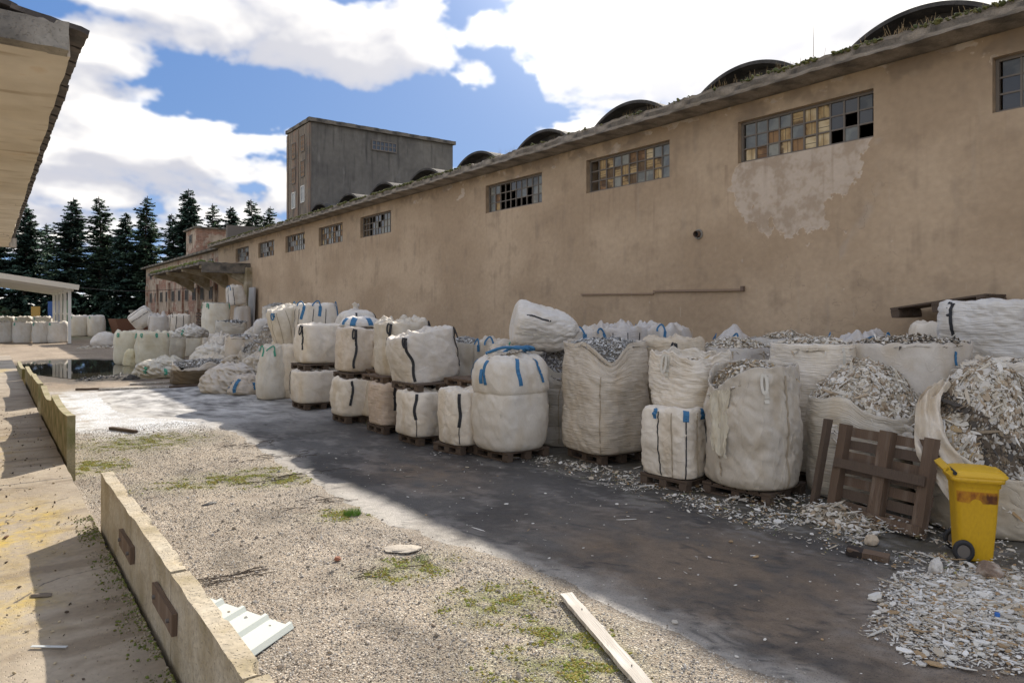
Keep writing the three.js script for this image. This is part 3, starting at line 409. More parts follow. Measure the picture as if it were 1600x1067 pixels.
// ---------------------------------------------------------------- brick works building beyond the warehouse
const brickTex = (seed, plaster) => tex(900, 450, (u, v) => {
  const x = u * 15, y = v * 6.5, row = Math.floor(y / 0.075), bx = x / 0.25 + (row & 1) * 0.5, fx = bx - Math.floor(bx), fy = y / 0.075 - row, n = fbm(x * 0.5, y * 0.6, seed, 5), n2 = fbm(x * 2.6, y * 2.6, seed + 3, 4), d = fbm(x * 2.2, y * 0.3, seed + 5, 4);
  const tone = (PERM[(Math.floor(bx) * 7 + row * 13 + seed * 5) & 255] / 255);
  let c = lerp3([0.24, 0.115, 0.075], [0.34, 0.20, 0.14], tone); if (fx < 0.06 || fy < 0.14) c = [0.30, 0.25, 0.20];
  c = lerp3(c, lerp3([0.35, 0.27, 0.20], [0.44, 0.36, 0.28], clamp(n2 + 0.5)), smooth(-0.06, 0.02, n + plaster + 0.25 * n2)); c = lerp3(c, [0.09, 0.07, 0.055], clamp(d * 1.8 + 0.0));
  return S3(c, 1 + n2 * 0.2);
}, true, [1 / 15, 1 / 6.5]);
const brickMat = std({ map: brickTex(2, 0.02), bumpMap: concBump, bumpScale: 0.01, roughness: 0.95 }), brickMat2 = std({ map: brickTex(6, -0.06), roughness: 0.95 });
{
  const b = thing('brick_factory', 'old brick factory with peeling render beyond the warehouse end', 'building', [12.0, 0, -46.2]);
  const wallG = box(9, 6.1, 27.6, 4.5, 3.05, -14); mesh('wall', wallG, brickMat, b);
  mesh('roof_slab', roughBox(9.6, 0.14, 28.4, 2, 0.03, 0.4).translate(4.4, 6.17, -14), darkConcMat, b);
  for (let i = 0; i < 11; i++) for (const [y, h] of [[5.35, 0.55], [3.35, 0.8], [1.2, i % 3 === 1 ? 1.9 : 0.7]]) {
    if (y === 1.2 && i % 2) continue; const z = -1.2 - i * 2.4, w = mesh('window', join([box(0.08, 0.07, 0.95, 0, h / 2), box(0.08, 0.07, 0.95, 0, -h / 2), box(0.08, h, 0.07, 0, 0, -0.45), box(0.08, h, 0.07, 0, 0, 0.45), box(0.06, h, 0.05)]), windowFrameMat, b); w.position.set(-0.02, y, z);
    for (const s of [-1, 1]) { const pn = mesh('pane', box(0.03, h - 0.07, 0.40), (y > 5 && i > 0 && i < 3) ? glassGrey : y < 2 ? boardDarkMat : glassDark, w); pn.position.set(0, 0, s * 0.22); }
  }
  mesh('pilaster', [...[-2.3, -7, -12, -17, -22, -27].map((z) => box(0.16, 4.5, 0.35, -0.08, 2.25, z))], brickMat2, b);
  const t = thing('brick_stair_tower', 'small brick stair tower on the roof of the brick factory', 'tower', [13, 5.9, -58.6]);
  mesh('wall', box(3.2, 2.7, 3.4, 1.6, 1.35, -1.7), brickMat2, t); mesh('roof_slab', roughBox(3.6, 0.12, 3.8, 6, 0.02, 0.3).translate(1.6, 2.76, -1.7), darkConcMat, t);
  const w = mesh('window', join([box(0.08, 0.06, 0.9, 0, 0.3), box(0.08, 0.06, 0.9, 0, -0.3), box(0.08, 0.6, 0.06, 0, 0, -0.42), box(0.08, 0.6, 0.06, 0, 0, 0.42)]), windowFrameMat, t); w.position.set(-0.02, 2.0, -1.7); const pn = mesh('pane', box(0.03, 0.55, 0.8), glassDark, w);
}
{ // cantilevered concrete canopy at the end of the warehouse wall
  const c = thing('concrete_canopy', 'mossy cantilevered concrete canopy with tapered beams beyond the warehouse wall', 'canopy', [WX, 0, -39.4]);
  mesh('roof_slab', roughBox(2.6, 0.16, 15, 4, 0.05, 0.25).translate(-1.3, 4.65, -7.4), darkConcMat, c);
  mesh('fascia', roughBox(2.5, 0.5, 0.12, 5, 0.02, 0.2).translate(-1.25, 4.42, 0.06), darkConcMat, c);
  const bs = new THREE.Shape([[0, 4.58], [-2.5, 4.58], [-2.5, 4.42], [-1.2, 4.15], [0, 3.45]].map((p) => new THREE.Vector2(...p))), bg = new THREE.ExtrudeGeometry(bs, { depth: 0.35, bevelEnabled: false });
  for (let i = 0; i < 4; i++) { const m = mesh('beam', bg, slabMat, c); m.position.z = -0.45 - i * 4.3; }
  mesh('wall_pier', box(0.3, 4.5, 0.6, -0.15, 2.25, 0.1), slabMat, c);
  const L = [], R = rng(31), gq = new THREE.IcosahedronGeometry(1, 1); for (let i = 0; i < 900; i++) { const s = 0.03 + 0.07 * R() ** 2; L.push([M4(V(-2.55 + R() ** 2 * 1.2, 4.74, -14 * R() ** 0.8), new THREE.Euler(R() * 3, R() * 3, 0), V(s * 1.4, s, s * 1.4)), rgb(0.07 + 0.05 * R(), 0.085 + 0.05 * R(), 0.025)]); }
  copies('canopy_moss', gq, std({ color: 0xffffff, roughness: 1 }), L, c);
  const pm = thing('roofing_sheet', 'tall pale grey sheet leaning on the end of the warehouse wall', 'sheet', [11.25, 0, -38.4]);
  mesh('sheet', box(0.06, 3.4, 0.95, 0, 1.7, 0, 0, 0, -0.04), std({ color: rgb(0.42, 0.42, 0.42), roughness: 0.6 }), pm); mesh('edge_strip', box(0.075, 3.4, 0.06, 0, 1.7, 0.5, 0, 0, -0.04), std({ color: rgb(0.3, 0.3, 0.3), roughness: 0.6 }), pm);
}
{ // building on the left whose eave hangs over the platform
  const sm = tex(320, 1536, (u, v) => { const x = u * 2.6, z = v * 19, n = fbm(x * 0.7, z * 1.1, 2, 5), n2 = fbm(x * 3, z * 3, 5, 5), st = fbm(x * 1.0, z * 4.2, 8, 4);
    let c = lerp3([0.58, 0.52, 0.43], [0.68, 0.63, 0.55], clamp(n * 2 + 0.5)); c = lerp3(c, [0.28, 0.20, 0.11], clamp(st * 2.3 - 0.35)); c = lerp3(c, [0.42, 0.25, 0.09], clamp(n2 * 2.0 - 0.6) * 0.8); c = lerp3(c, [0.07, 0.06, 0.05], smooth(0.006, 0.002, Math.abs(fbm(x * 0.8, z * 0.3, 13, 5))) * smooth(0.1, 0.2, fbm(x * 0.5, z * 0.3, 23, 2) + 0.05)); return S3(c, 1 + n2 * 0.2); }, true, [1 / 2.6, 1 / 19]);
  const b = thing('tiled_eave_building', 'plastered concrete eave with dark roof tiles overhanging the loading platform', 'building', [0, 0, 0]);
  const so = new THREE.BoxGeometry(2.7, 0.16, 18.2, 20, 2, 160), p = so.attributes.position, uv = so.attributes.uv; for (let i = 0; i < p.count; i++) { const z = p.getZ(i); uv.setXY(i, p.getX(i), -z); if (p.getX(i) > 1.3) p.setX(i, p.getX(i) + 0.035 * fbm(z * 1.6, p.getY(i) * 5, 3, 4)); p.setY(i, p.getY(i) + 0.02 * fbm(p.getX(i) * 1.2, z * 0.6, 3, 3)); } so.computeVertexNormals(); so.translate(-0.885, 3.98, -14.97);
  mesh('soffit', so, std({ map: sm, bumpMap: plasterBump, bumpScale: 0.015, roughness: 0.9 }), b);
  mesh('end_beam', roughBox(2.7, 0.19, 0.16, 7, 0.008, 0.05).translate(-0.9, 4.0, -5.80), greyConcMat, b);
  mesh('wall', box(0.3, 4.0, 18, -2.1, 1.95, -15), slabMat, b);
  const tm = std({ map: concC([0.085, 0.075, 0.07], [0.035, 0.033, 0.032], [0.15, 0.125, 0.11], 14, 0.7), bumpMap: concBump, bumpScale: 0.006, roughness: 0.85 });
  const tg = roughBox(0.46, 0.035, 0.40, 2, 0.012, 0.06), R = rng(19);
  for (let i = 0; i < 48; i++) for (let j = 0; j < 2; j++) { const o = mesh('roof_tile', tg, tm, b); o.position.set(0.335 - j * 0.40 + (R() - 0.5) * 0.014, 4.10 + j * 0.075 + (R() - 0.5) * 0.006, -5.92 - i * 0.375); o.rotation.set((R() - 0.5) * 0.02 + 0.04, (R() - 0.5) * 0.03, -0.16); }
  mesh('roof', box(2.4, 0.1, 18, -1.40, 4.33, -15, 0, 0, -0.16), tm, b);
  mesh('gutter_bracket', [box(0.16, 0.03, 0.3, 0.52, 4.0, -22.6), box(0.16, 0.22, 0.04, 0.52, 3.9, -22.45), box(0.16, 0.22, 0.04, 0.52, 3.9, -22.75)], greyWoodMat, b);
}

// ---------------------------------------------------------------- upright concrete slabs along the platform
function slab(z0, z1, y0, y1, dip, seed, mat, label, broken, dx = 0) {
  const L = z0 - z1, t = thing('concrete_slab', label, 'slab', [0.825 + dx, 0, (z0 + z1) / 2], 0, 'upright concrete slabs along the platform');
  const g = new THREE.BoxGeometry(0.09, y1 - y0, L - 0.012, 5, 18, Math.round(L / 0.035)), p = g.attributes.position, uv = g.attributes.uv, nr = g.attributes.normal;
  for (let i = 0; i < p.count; i++) {
    const x = p.getX(i), y = p.getY(i), z = p.getZ(i), tt = smooth(0, (y1 - y0) / 2, y), w = z / L + 0.5;
    uv.setXY(i, Math.abs(nr.getZ(i)) > 0.5 ? x : z + seed * 3, Math.abs(nr.getY(i)) > 0.5 ? x : y);
    const nick = Math.max(0, noise3(z * 9, seed, x * 8) + 0.5 * noise3(z * 23, seed + 3, x * 20) - 0.25) * broken * (x > 0.01 ? 1 : 0.25);
    p.setY(i, y - tt * (dip * Math.sin(w * 3.14) + 0.25 * nick) + tt * 0.012 * noise3(z * 3, seed, 1));
    p.setX(i, x + 0.006 * noise3(z * 4, y * 4, seed) - (x > 0.02 ? tt * 0.35 * nick : 0));
  }
  g.computeVertexNormals(); mesh('panel', g.translate(0, (y0 + y1) / 2, 0), mat, t); return t;
}
slab(-1.2, -2.75, -0.15, 0.70, 0, 1, slabMat, 'upright concrete slab cut off by the bottom edge of the picture', 0.25);
const sA = slab(-2.75, -4.09, -0.15, 0.705, 0, 2, slabMat, 'upright concrete slab with chipped top edge beside the white metal sheet', 0.25);
const sB = slab(-4.09, -5.4, -0.15, 0.715, 0, 3, slabMat, 'upright concrete slab between the two wooden cleats', 0.22);
slab(-5.4, -6.98, -0.15, 0.71, 0, 4, slabMat, 'upright concrete slab at the far end of the near row', 0.2);
slab(-10.2, -12.9, -0.15, 0.82, 0.05, 5, slabMossMat, 'mossy concrete slab with a small square hole, near end of the second row', 0.06);
slab(-12.9, -15.6, -0.15, 0.74, 0.09, 6, slabMossMat, 'mossy concrete slab with a sagging worn top edge', 0.08);
slab(-16.5, -19.2, -0.15, 0.70, 0.02, 7, slabMossMat, 'mossy concrete slab beyond the gap in the second row', 0.1);
slab(-19.25, -23.2, -0.15, 0.62, 0.04, 8, slabMossMat, 'yellowed concrete slab near the puddle, second from the far end', 0.15, 0.03);
slab(-23.3, -27.0, -0.15, 0.55, 0.05, 9, slabMossMat, 'leaning mossy slab beside the puddle, farthest of the row', 0.3, -0.04);
for (const [z, y, l, m] of [[-4.18, 0.50, 0.54, 'dark wooden cleat bolted across the joint of the two near slabs'], [-5.47, 0.49, 0.5, 'dark wooden cleat bolted across the farther slab joint']]) {
  const t = thing('wooden_cleat', m, 'cleat', [0.755, y, z]); mesh('board', roughBox(0.028, 0.115, l, 3, 0.003, 0.05).translate(0.011, 0, 0), palletMats[0], t);
  for (const s of [-1, 1]) mesh('bolt', new THREE.CylinderGeometry(0.012, 0.012, 0.02, 8).rotateZ(Math.PI / 2).translate(-0.008, 0, s * l * 0.35), darkSteel, t);
}

// ---------------------------------------------------------------- white steel shelter at the far left
{
  const t = thing('steel_shelter', 'white steel shelter with sloping roof and row of posts over white sacks', 'shelter', [4.3, 0, -54.4]);
  for (let i = 0; i < 5; i++) { const z = -i * 3.4; const p = mesh('post', box(0.18, 3.62, 0.18, 0, 1.81, z), steelWhite, t); mesh('base_plate', box(0.34, 0.03, 0.34, 0, 0.015, z), darkSteel, p); }
  for (const z of [0, -13.6]) mesh('post', box(0.18, 5.0, 0.18, -9.5, 2.5, z), steelWhite, t);
  mesh('side_rail', [box(0.08, 0.1, 13.4, 0.131, 1.95, -6.8), box(0.1, 0.14, 13.6, 0, 3.52, -6.8)], steelWhite, t);
  for (let i = 0; i < 5; i++) mesh('rafter', box(10.4, 0.30, 0.12, -4.9, 4.37, -i * 3.4, 0, 0, -0.155), steelWhite, t);
  mesh('roof', box(10.9, 0.07, 14.8, -4.9, 4.6, -6.8, 0, 0, -0.155), std({ color: rgb(0.5, 0.49, 0.45), roughness: 0.55 }), t);
  mesh('fascia', box(10.9, 0.34, 0.06, -4.9, 4.52, 0.62, 0, 0, -0.155), std({ color: rgb(0.62, 0.57, 0.47), roughness: 0.6 }), t);
  tag(mesh('overhead_wire', tube([V(4.35, 3.75, -54.4), V(7.2, 3.45, -52), V(11.9, 3.7, -49)], 0.014, 4, 20), rubberMat), 'thin sagging wire strung from the shelter to the factory', 'wire');
}
{ // things standing at the back of the yard
  const s = thing('rusty_skip', 'rusty brown open skip at the back of the yard', 'skip', [10.2, 0, -68], 0.25), m = std({ color: rgb(0.16, 0.075, 0.045), roughness: 0.9 });
  const sh = new THREE.Shape([[-1.5, 0.15], [1.1, 0.15], [1.9, 1.5], [-1.9, 1.5]].map((p) => new THREE.Vector2(...p))); for (const z of [-0.8, 0.75]) mesh('side', new THREE.ExtrudeGeometry(sh, { depth: 0.05, bevelEnabled: false }).translate(0, 0, z), m, s);
  mesh('floor', box(2.6, 0.05, 1.5, -0.2, 0.16, 0), m, s); mesh('end_plate', [box(0.05, 1.42, 1.5, -1.7, 0.82, 0, 0, 0, 0.28), box(0.05, 1.55, 1.5, 1.5, 0.82, 0, 0, 0, -0.53)], m, s);
  const w = thing('concrete_trough', 'pale broken concrete block behind the rusty skip', 'block', [12.2, 0, -72], 0.1); mesh('block', roughBox(3.4, 2.1, 1.2, 9, 0.12, 0.3).translate(0, 1.05, 0), greyConcMat, w); mesh('lip', roughBox(3.6, 0.18, 1.4, 4, 0.04, 0.3).translate(0, 2.15, 0), greyConcMat, w);
  const c = thing('crate_stack', 'yellow and blue plastic crates stacked behind the shelter', 'crates', [4.6, 0, -82]);
  mesh('crate', roughBox(0.7, 2.6, 0.7, 1, 0.02, 0.3).translate(-0.9, 1.3, 0), std({ color: rgb(0.45, 0.27, 0.06), roughness: 0.6 }), c); mesh('crate', roughBox(1.0, 3.1, 0.8, 2, 0.02, 0.3).translate(0.6, 1.55, 0), std({ color: rgb(0.04, 0.10, 0.28), roughness: 0.6 }), c); mesh('crate', roughBox(0.7, 3.2, 0.7, 3, 0.02, 0.3).translate(1.7, 1.6, -0.3), std({ color: rgb(0.06, 0.16, 0.07), roughness: 0.6 }), c);
  const p = thing('pallet_pile', 'pile of grey pallets against the brick factory wall', 'pallets', [11.4, 0, -47.5]);
  for (let i = 0; i < 11; i++) { const o = mesh('pallet', join([...[-0.5, -0.25, 0, 0.25, 0.5].map((z) => box(1.0, 0.02, 0.11, 0, 0.13, z)), ...[-0.42, 0, 0.42].map((x) => box(0.1, 0.11, 1.1, x, 0.065, 0))]), palletMats[1], p); o.position.set((i % 3) * 0.03 - 0.3, i * 0.19, (i % 2) * 0.05); }
}

// ---------------------------------------------------------------- conifers
const barkMat = std({ color: rgb(0.055, 0.042, 0.034), roughness: 0.95 });
const needleMats = [rgb(0.020, 0.046, 0.030), rgb(0.024, 0.052, 0.028), rgb(0.017, 0.040, 0.031)].map((c) => std({ color: 0xffffff, vertexColors: true, roughness: 0.8, side: THREE.DoubleSide }));
function conifer(seed, H, open) {
  const R = rng(seed), P = [], N = [], C = [], T = [];
  const tint = open ? rgb(0.060, 0.112, 0.058) : rgb(0.048, 0.098, 0.060);
  const tri = (a, b, c, n, k) => { P.push(a.x, a.y, a.z, b.x, b.y, b.z, c.x, c.y, c.z); for (let i = 0; i < 3; i++) { N.push(n.x, n.y, n.z); C.push(tint.r * k, tint.g * k, tint.b * k * (0.9 + 0.2 * k)); } };
  const bend = (y) => [0.15 * Math.sin(y * 0.3 + seed), 0.15 * Math.cos(y * 0.26 + seed)];
  const NB = open ? 300 : 520;
  for (let q = 0; q < NB; q++) {
    const y0 = open ? 0.14 : 0.04, y = H * (y0 + (0.985 - y0) * Math.pow((q + R()) / NB, 0.92)), f = 1 - y / H;
    { const L0 = H * (open ? 0.20 : 0.235) * Math.pow(f, 0.78) * (f > 0.7 ? 1.0 - (f - 0.7) * 1.0 : 1) + 0.14, a = R() * 6.283, lob = 0.85 + 0.55 * noise3(Math.cos(a) * 1.4 + seed, y * 0.42, Math.sin(a) * 1.4), L = L0 * (0.55 + 0.65 * R()) * lob, k = 0.5 + 1.0 * R(), up = f > 0.7 ? -0.15 : 0.10 + 0.45 * (1 - f) * R() + 0.1, [bx, bz] = bend(y);
      const dir = V(Math.cos(a), 0, Math.sin(a)), at = (s) => V(bx + dir.x * L * s, y + L * (up * s - 0.55 * s * s + 0.28 * s ** 4) * 0.9, bz + dir.z * L * s);
      T.push([at(0), at(0.9), 0.02 + 0.02 * f]);
      const n = Math.ceil(L / 0.17);
      for (let i = 1; i <= n; i++) {
        const s = i / n, p = at(s), q = at(Math.min(1, s + 0.05)).sub(at(s - 0.05)).normalize(), side = V(-dir.z, 0, dir.x), w = (0.22 + 0.30 * (1 - s)) * Math.min(1, L) * (0.7 + 0.6 * R());
        for (const sg of [-1, 1, 0]) {
          const out = sg ? side.clone().multiplyScalar(sg * (0.7 + 0.5 * R())).addScaledVector(q, 0.45 + 0.5 * R()).add(V(0, -0.45 * R() - 0.05, 0)).normalize() : q.clone().add(V((R() - 0.5) * 0.6, -0.9 * R(), (R() - 0.5) * 0.6)).normalize();
          for (let m = 0; m < 2; m++) {
            const st = p.clone().add(V((R() - 0.5) * 0.12, (R() - 0.5) * 0.10, (R() - 0.5) * 0.12)), tip = st.clone().addScaledVector(out, w * (0.8 + 0.5 * R())).add(V(0, (R() - 0.6) * 0.14, 0)), hw = V(R() - 0.5, R() - 0.5, R() - 0.5).normalize().multiplyScalar(0.065 + 0.045 * R());
            const nn = V(0, 0.75, 0).add(dir.clone().multiplyScalar(0.5)).add(V(R() - 0.5, R() - 0.5, R() - 0.5)).normalize(); tri(st.clone().add(hw), st.clone().sub(hw), tip, nn, k * (0.75 + 0.5 * R()));
          }
        }
      }
    }
  }
  const g = new THREE.BufferGeometry(); g.setAttribute('position', new THREE.Float32BufferAttribute(P, 3)); g.setAttribute('normal', new THREE.Float32BufferAttribute(N, 3)); g.setAttribute('color', new THREE.Float32BufferAttribute(C, 3));
  const tr = []; for (let i = 0; i < 10; i++) { const y0 = H * i / 10, y1 = H * (i + 1) / 10, [x0, z0] = bend(y0), [x1, z1] = bend(y1), d = V(x1 - x0, y1 - y0, z1 - z0), r = (v) => 0.012 * H * (1 - 0.93 * v / H) + 0.015; tr.push(new THREE.CylinderGeometry(r(y1), r(y0), d.length(), 7).applyQuaternion(new THREE.Quaternion().setFromUnitVectors(V(0, 1, 0), d.clone().normalize())).translate((x0 + x1) / 2, (y0 + y1) / 2, (z0 + z1) / 2)); }
  for (const [a, b, r] of T) { const d = b.clone().sub(a), m = a.clone().add(b).multiplyScalar(0.5); tr.push(new THREE.CylinderGeometry(r * 0.3, r, d.length(), 3, 1, true).applyQuaternion(new THREE.Quaternion().setFromUnitVectors(V(0, 1, 0), d.normalize())).translate(m.x, m.y, m.z)); }
  return [g, join(tr)];
}
{
  const kinds = [conifer(3, 15, 0), conifer(11, 15, 1), conifer(23, 15, 0), conifer(37, 15, 1)];
  const list = [[3.2, -95, 14.4, 2, 'broad dark conifer half hidden behind the tiled eave'], [0.6, -97, 13, 0, 'dark conifer mostly behind the tiled eave, leftmost tree'], [7.4, -91.5, 14.8, 0, 'dense dark conifer above the end post of the white shelter'], [9.9, -90, 15.0, 3, 'slim open conifer with bare visible trunk right of the shelter'], [12.2, -88, 13.2, 2, 'shorter conifer in front of the gap between two tall slim ones'], [14.2, -86.6, 15.0, 1, 'tall conifer just left of the brick factory corner'], [16.4, -85, 13.1, 3, 'thin open conifer beside the brick stair tower'], [18.0, -84, 15.8, 0, 'tallest conifer, rising directly behind the brick stair tower'], [20.1, -82.4, 14.2, 1, 'pointed conifer behind the roof of the brick stair tower'], [21.5, -81.3, 13.9, 2, 'small conifer top second from the concrete tower side'], [23.5, -79.8, 14.7, 3, 'bushy conifer top above the warehouse roof end'], [25.2, -78.8, 13.9, 1, 'conifer top nearest to the concrete tower'], [5.6, -99, 12.6, 1, 'low conifer behind the white shelter roof'], [11.2, -99, 11.6, 0, 'low dark conifer filling the gap right of the shelter'], [15.5, -97, 12.0, 2, 'low conifer behind the thin open one'], [-3.4, -96, 13.5, 2, 'dark conifer behind the shelter roof at the far left']];
  const R = rng(6);
  for (const [x, z, h, k, label] of list) { const t = thing('conifer', label, 'tree', [x, -0.1, z], R() * 6.28, 'conifers behind the yard'), s = h / 15; t.scale.set(s * (1.2 + 0.25 * R()), s, s * (1.2 + 0.25 * R())); mesh('crown', kinds[k][0], needleMats[k % 3], t); mesh('trunk', kinds[k][1], barkMat, t); }
  // dark undergrowth at the foot of the trees
  const L = [], leaf = new THREE.IcosahedronGeometry(1, 0); for (let i = 0; i < 9000; i++) { const x = -14 + R() * 42, z = -101 + R() * 9 + (x > 8 ? 6 * (x - 8) / 20 : 0), top = 2.2 + 1.6 * fbm(x * 0.4, z * 0.3, 1, 3) , s = 0.10 + 0.2 * R(); L.push([M4(V(x, Math.max(0.1, R() ** 0.7 * top), z), new THREE.Euler(R() * 6, R() * 6, 0), V(s * 1.5, s * 0.5, s)), rgb(0.022 + 0.02 * R(), 0.036 + 0.03 * R(), 0.018)]); }
  const u = copies('undergrowth', leaf, std({ color: 0xffffff, roughness: 0.9 }), L); tag(u, 'dark green undergrowth at the foot of the conifers', 'undergrowth');
}

// ---------------------------------------------------------------- bulk bags: plan position x, z, width, foot height, height
const D = {
  R1: [7.99, -2.77, 1.13, 0.0, 1.57], R2: [8.09, -4.05, 1.05, 0.0, 1.23], R3: [7.08, -4.83, 0.99, 0.14, 1.43], R4: [8.41, -4.84, 1.03, 0.14, 1.63], R5: [6.74, -5.65, 0.67, 0.14, 0.82], R6: [7.14, -5.79, 0.92, 0.9, 0.69], R7: [7.87, -6.81, 0.71, 0.14, 1.59], R8: [7.09, -7.27, 0.89, 0.14, 1.53], R9: [6.11, -8.24, 0.94, 0.14, 1.37], R10: [7.29, -8.58, 0.65, 0.0, 1.49], R11: [6.88, -8.68, 1.05, 1.54, 0.71], R12: [5.7, -8.86, 0.54, 0.14, 0.81], R13: [5.69, -9.94, 0.69, 0.14, 0.72], R14: [5.89, -10.28, 1.04, 0.86, 0.92], R15: [5.71, -11.21, 0.49, 0.14, 0.84], R15b: [5.81, -12.19, 0.39, 0.14, 0.83], R16: [6.07, -11.43, 0.87, 0.92, 1.01], R17: [6.08, -12.41, 0.4, 1.02, 0.66], R18: [5.6, -12.66, 0.59, 0.14, 0.81], R19: [5.84, -12.86, 0.66, 0.87, 0.92], R20: [5.95, -13.04, 0.68, 1.74, 0.25], R21: [5.78, -14.95, 0.8, 0.14, 0.77], R22: [5.94, -15.13, 0.86, 0.9, 0.93], R23: [6.46, -16.8, 0.96, 1.06, 1.28], R23b: [6.44, -16.77, 0.97, 0.0, 1.05], R24: [5.97, -17.39, 0.46, 1.31, 0.93], R24b: [5.85, -16.91, 0.42, 0.0, 1.33], R25: [6.85, -15.48, 0.67, 1.32, 0.91], R25b: [6.85, -15.48, 0.67, 0, 1.32], R26: [5.52, -17.07, 0.53, 0.0, 1.29], R27: [5.82, -16.87, 0.31, 0.0, 1.36], S30: [6.38, -21.11, 0.65, 0.0, 1.2], S31: [6.54, -23.46, 0.64, 0.0, 1.36], R31: [7.55, -24.07, 0.67, 1.35, 0.47], R32: [8.75, -26.49, 1.03, 1.32, 1.14], R32b: [8.75, -26.49, 1.03, 0, 1.32], L1: [4.42, -31.87, 0.79, 0.0, 1.31], L1s: [4.48, -30.83, 0.48, 0.0, 0.66], L2: [5.14, -30.3, 1.11, 0.0, 1.32], L3: [6.57, -33.87, 0.62, 0.0, 1.2], L4: [7.66, -35.52, 1.15, 0.0, 1.15], L5: [8.42, -33.81, 1.09, 0.0, 1.09], L6: [8.6, -34.81, 1.2, 0.98, 1.54], L6b: [8.6, -34.81, 1.2, 0, 0.94], L7: [8.35, -30.8, 1.52, 0.83, 0.84], U1: [8.18, -40.66, 1.08, 1.06, 0.94], U1b: [8.18, -40.66, 1.08, 0, 1.05], U2: [6.89, -39.05, 0.94, 1.11, 0.83], U2b: [6.89, -39.05, 0.94, 0, 1.11], U3: [6.42, -40.83, 1.27, 1.15, 0.98], U3b: [6.39, -40.74, 1.06, 0, 1.15], K1: [10.73, -38.15, 1.1, 0, 2.47], K2: [10.51, -38.28, 1.04, 2.46, 1.0], brown: [5.08, -22.06, 1.42, 0.0, 0.65], sheet: [4.45, -24.86, 1.31, 0.0, 0.71], lump: [5.78, -49.78, 1.29, 0.0, 0.81], torn: [5.21, -19.44, 1.47, 0.0, 0.64], bund: [5.34, -18.57, 0.69, 0.0, 0.46], c1: [0.82, -58.89, 1.22, 0.0, 1.41], c2: [1.91, -58.05, 1.18, 0.0, 1.41], c3: [2.88, -57.24, 1.02, 0.0, 1.41], c4: [3.81, -56.66, 1.22, 0.0, 1.41], c5: [6.22, -70.06, 1.44, 0.0, 1.78], c6: [7.39, -69.13, 1.34, 0.0, 1.78], c7: [1.09, -68.57, 1.38, 0, 1.7], c8: [2.27, -67.64, 1.29, 0, 1.7], c9: [3.45, -66.82, 1.38, 0, 1.7], B1: [6.89, -10.74, 0.52, 0, 1.72], B2: [7.19, -10.1, 0.56, 0, 1.81], B3: [8.58, -9.31, 0.69, 0, 1.8], B4: [9.28, -9.07, 0.74, 0, 1.86], B5: [9.87, -8.64, 0.76, 0, 1.84], B6: [8.85, -6.35, 1.06, 0, 1.78], B7: [9.87, -6.19, 0.69, 0, 1.83], B8: [10.47, -7.55, 0.71, 0, 1.87], B9: [10.27, -5.17, 0.71, 0, 1.89], B10: [8.92, -3.92, 1.12, 0, 1.81], B11: [10.71, -3.68, 1.03, 1.55, 0.67], B11b: [10.13, -3.48, 0.97, 0, 1.57], B12: [8.93, -2.75, 0.95, 0, 1.7], B13: [10.86, -4.23, 0.69, 0, 2.06], B14: [6.98, -12.12, 0.69, 0, 1.72], B15: [8.38, -10.19, 0.71, 0, 1.65],
};

const PROF = {
  flat: [[0, 0.004], [0.6, 0], [0.88, 0.012], [0.97, 0.07], [1, 0.25], [1.015, 0.5], [1, 0.75], [0.975, 0.9], [0.93, 0.972], [0.82, 1.0], [0.5, 0.995], [0.2, 1.0], [0, 1.0]],
  open: [[0, 0.004], [0.6, 0], [0.88, 0.012], [0.97, 0.07], [1, 0.25], [1.015, 0.55], [1, 0.8], [0.985, 0.93], [0.985, 1.0], [0.955, 1.0], [0.94, 0.92], [0.90, 0.82]],
  neck: [[0, 0.004], [0.6, 0], [0.88, 0.015], [0.97, 0.08], [1, 0.3], [1, 0.6], [0.95, 0.8], [0.75, 0.92], [0.35, 0.985], [0.14, 1.03], [0.12, 1.08], [0.2, 1.15], [0.1, 1.18], [0, 1.17]],
  peak: [[0, 0.004], [0.6, 0], [0.88, 0.015], [0.97, 0.08], [1, 0.3], [1, 0.6], [0.96, 0.78], [0.8, 0.87], [0.5, 0.95], [0.2, 1.02], [0.07, 1.05], [0, 1.05]],
  slump: [[0, 0.004], [0.8, 0], [0.97, 0.05], [1, 0.25], [0.9, 0.55], [0.7, 0.8], [0.4, 0.95], [0, 1]],
  dome: [[0, 0.004], [0.6, 0], [0.86, 0.03], [0.97, 0.14], [1, 0.35], [0.99, 0.6], [0.94, 0.8], [0.78, 0.93], [0.4, 0.99], [0, 1]],
  skirt: [[0, 0.004], [0.7, 0], [0.86, 0.015], [0.96, 0.10], [1, 0.35], [0.995, 0.555], [0.955, 0.59], [0.995, 0.60], [1.01, 0.67], [0.985, 0.8], [0.9, 0.9], [0.7, 0.965], [0.35, 1.0], [0.14, 1.03], [0, 1.01]],
  cone: [[0, 0.004], [0.7, 0], [0.94, 0.02], [1, 0.1], [0.97, 0.35], [0.86, 0.65], [0.72, 0.85], [0.62, 0.95], [0.5, 1.0], [0.25, 1.0], [0, 0.99]],
};
const C0 = 0.785, C1 = 2.356, C2 = 3.927, C3 = 5.498;
const WHITE = [[0.58, 0.54, 0.46], [0.46, 0.40, 0.31], [0.66, 0.63, 0.57], [0.50, 0.45, 0.36], [0.36, 0.28, 0.19], [0.60, 0.56, 0.49], [0.28, 0.21, 0.14], [0.52, 0.49, 0.44]];
const GREY = [[0.36, 0.36, 0.35], [0.50, 0.50, 0.48], [0.24, 0.24, 0.24], [0.42, 0.41, 0.38], [0.58, 0.57, 0.55], [0.30, 0.28, 0.25]];
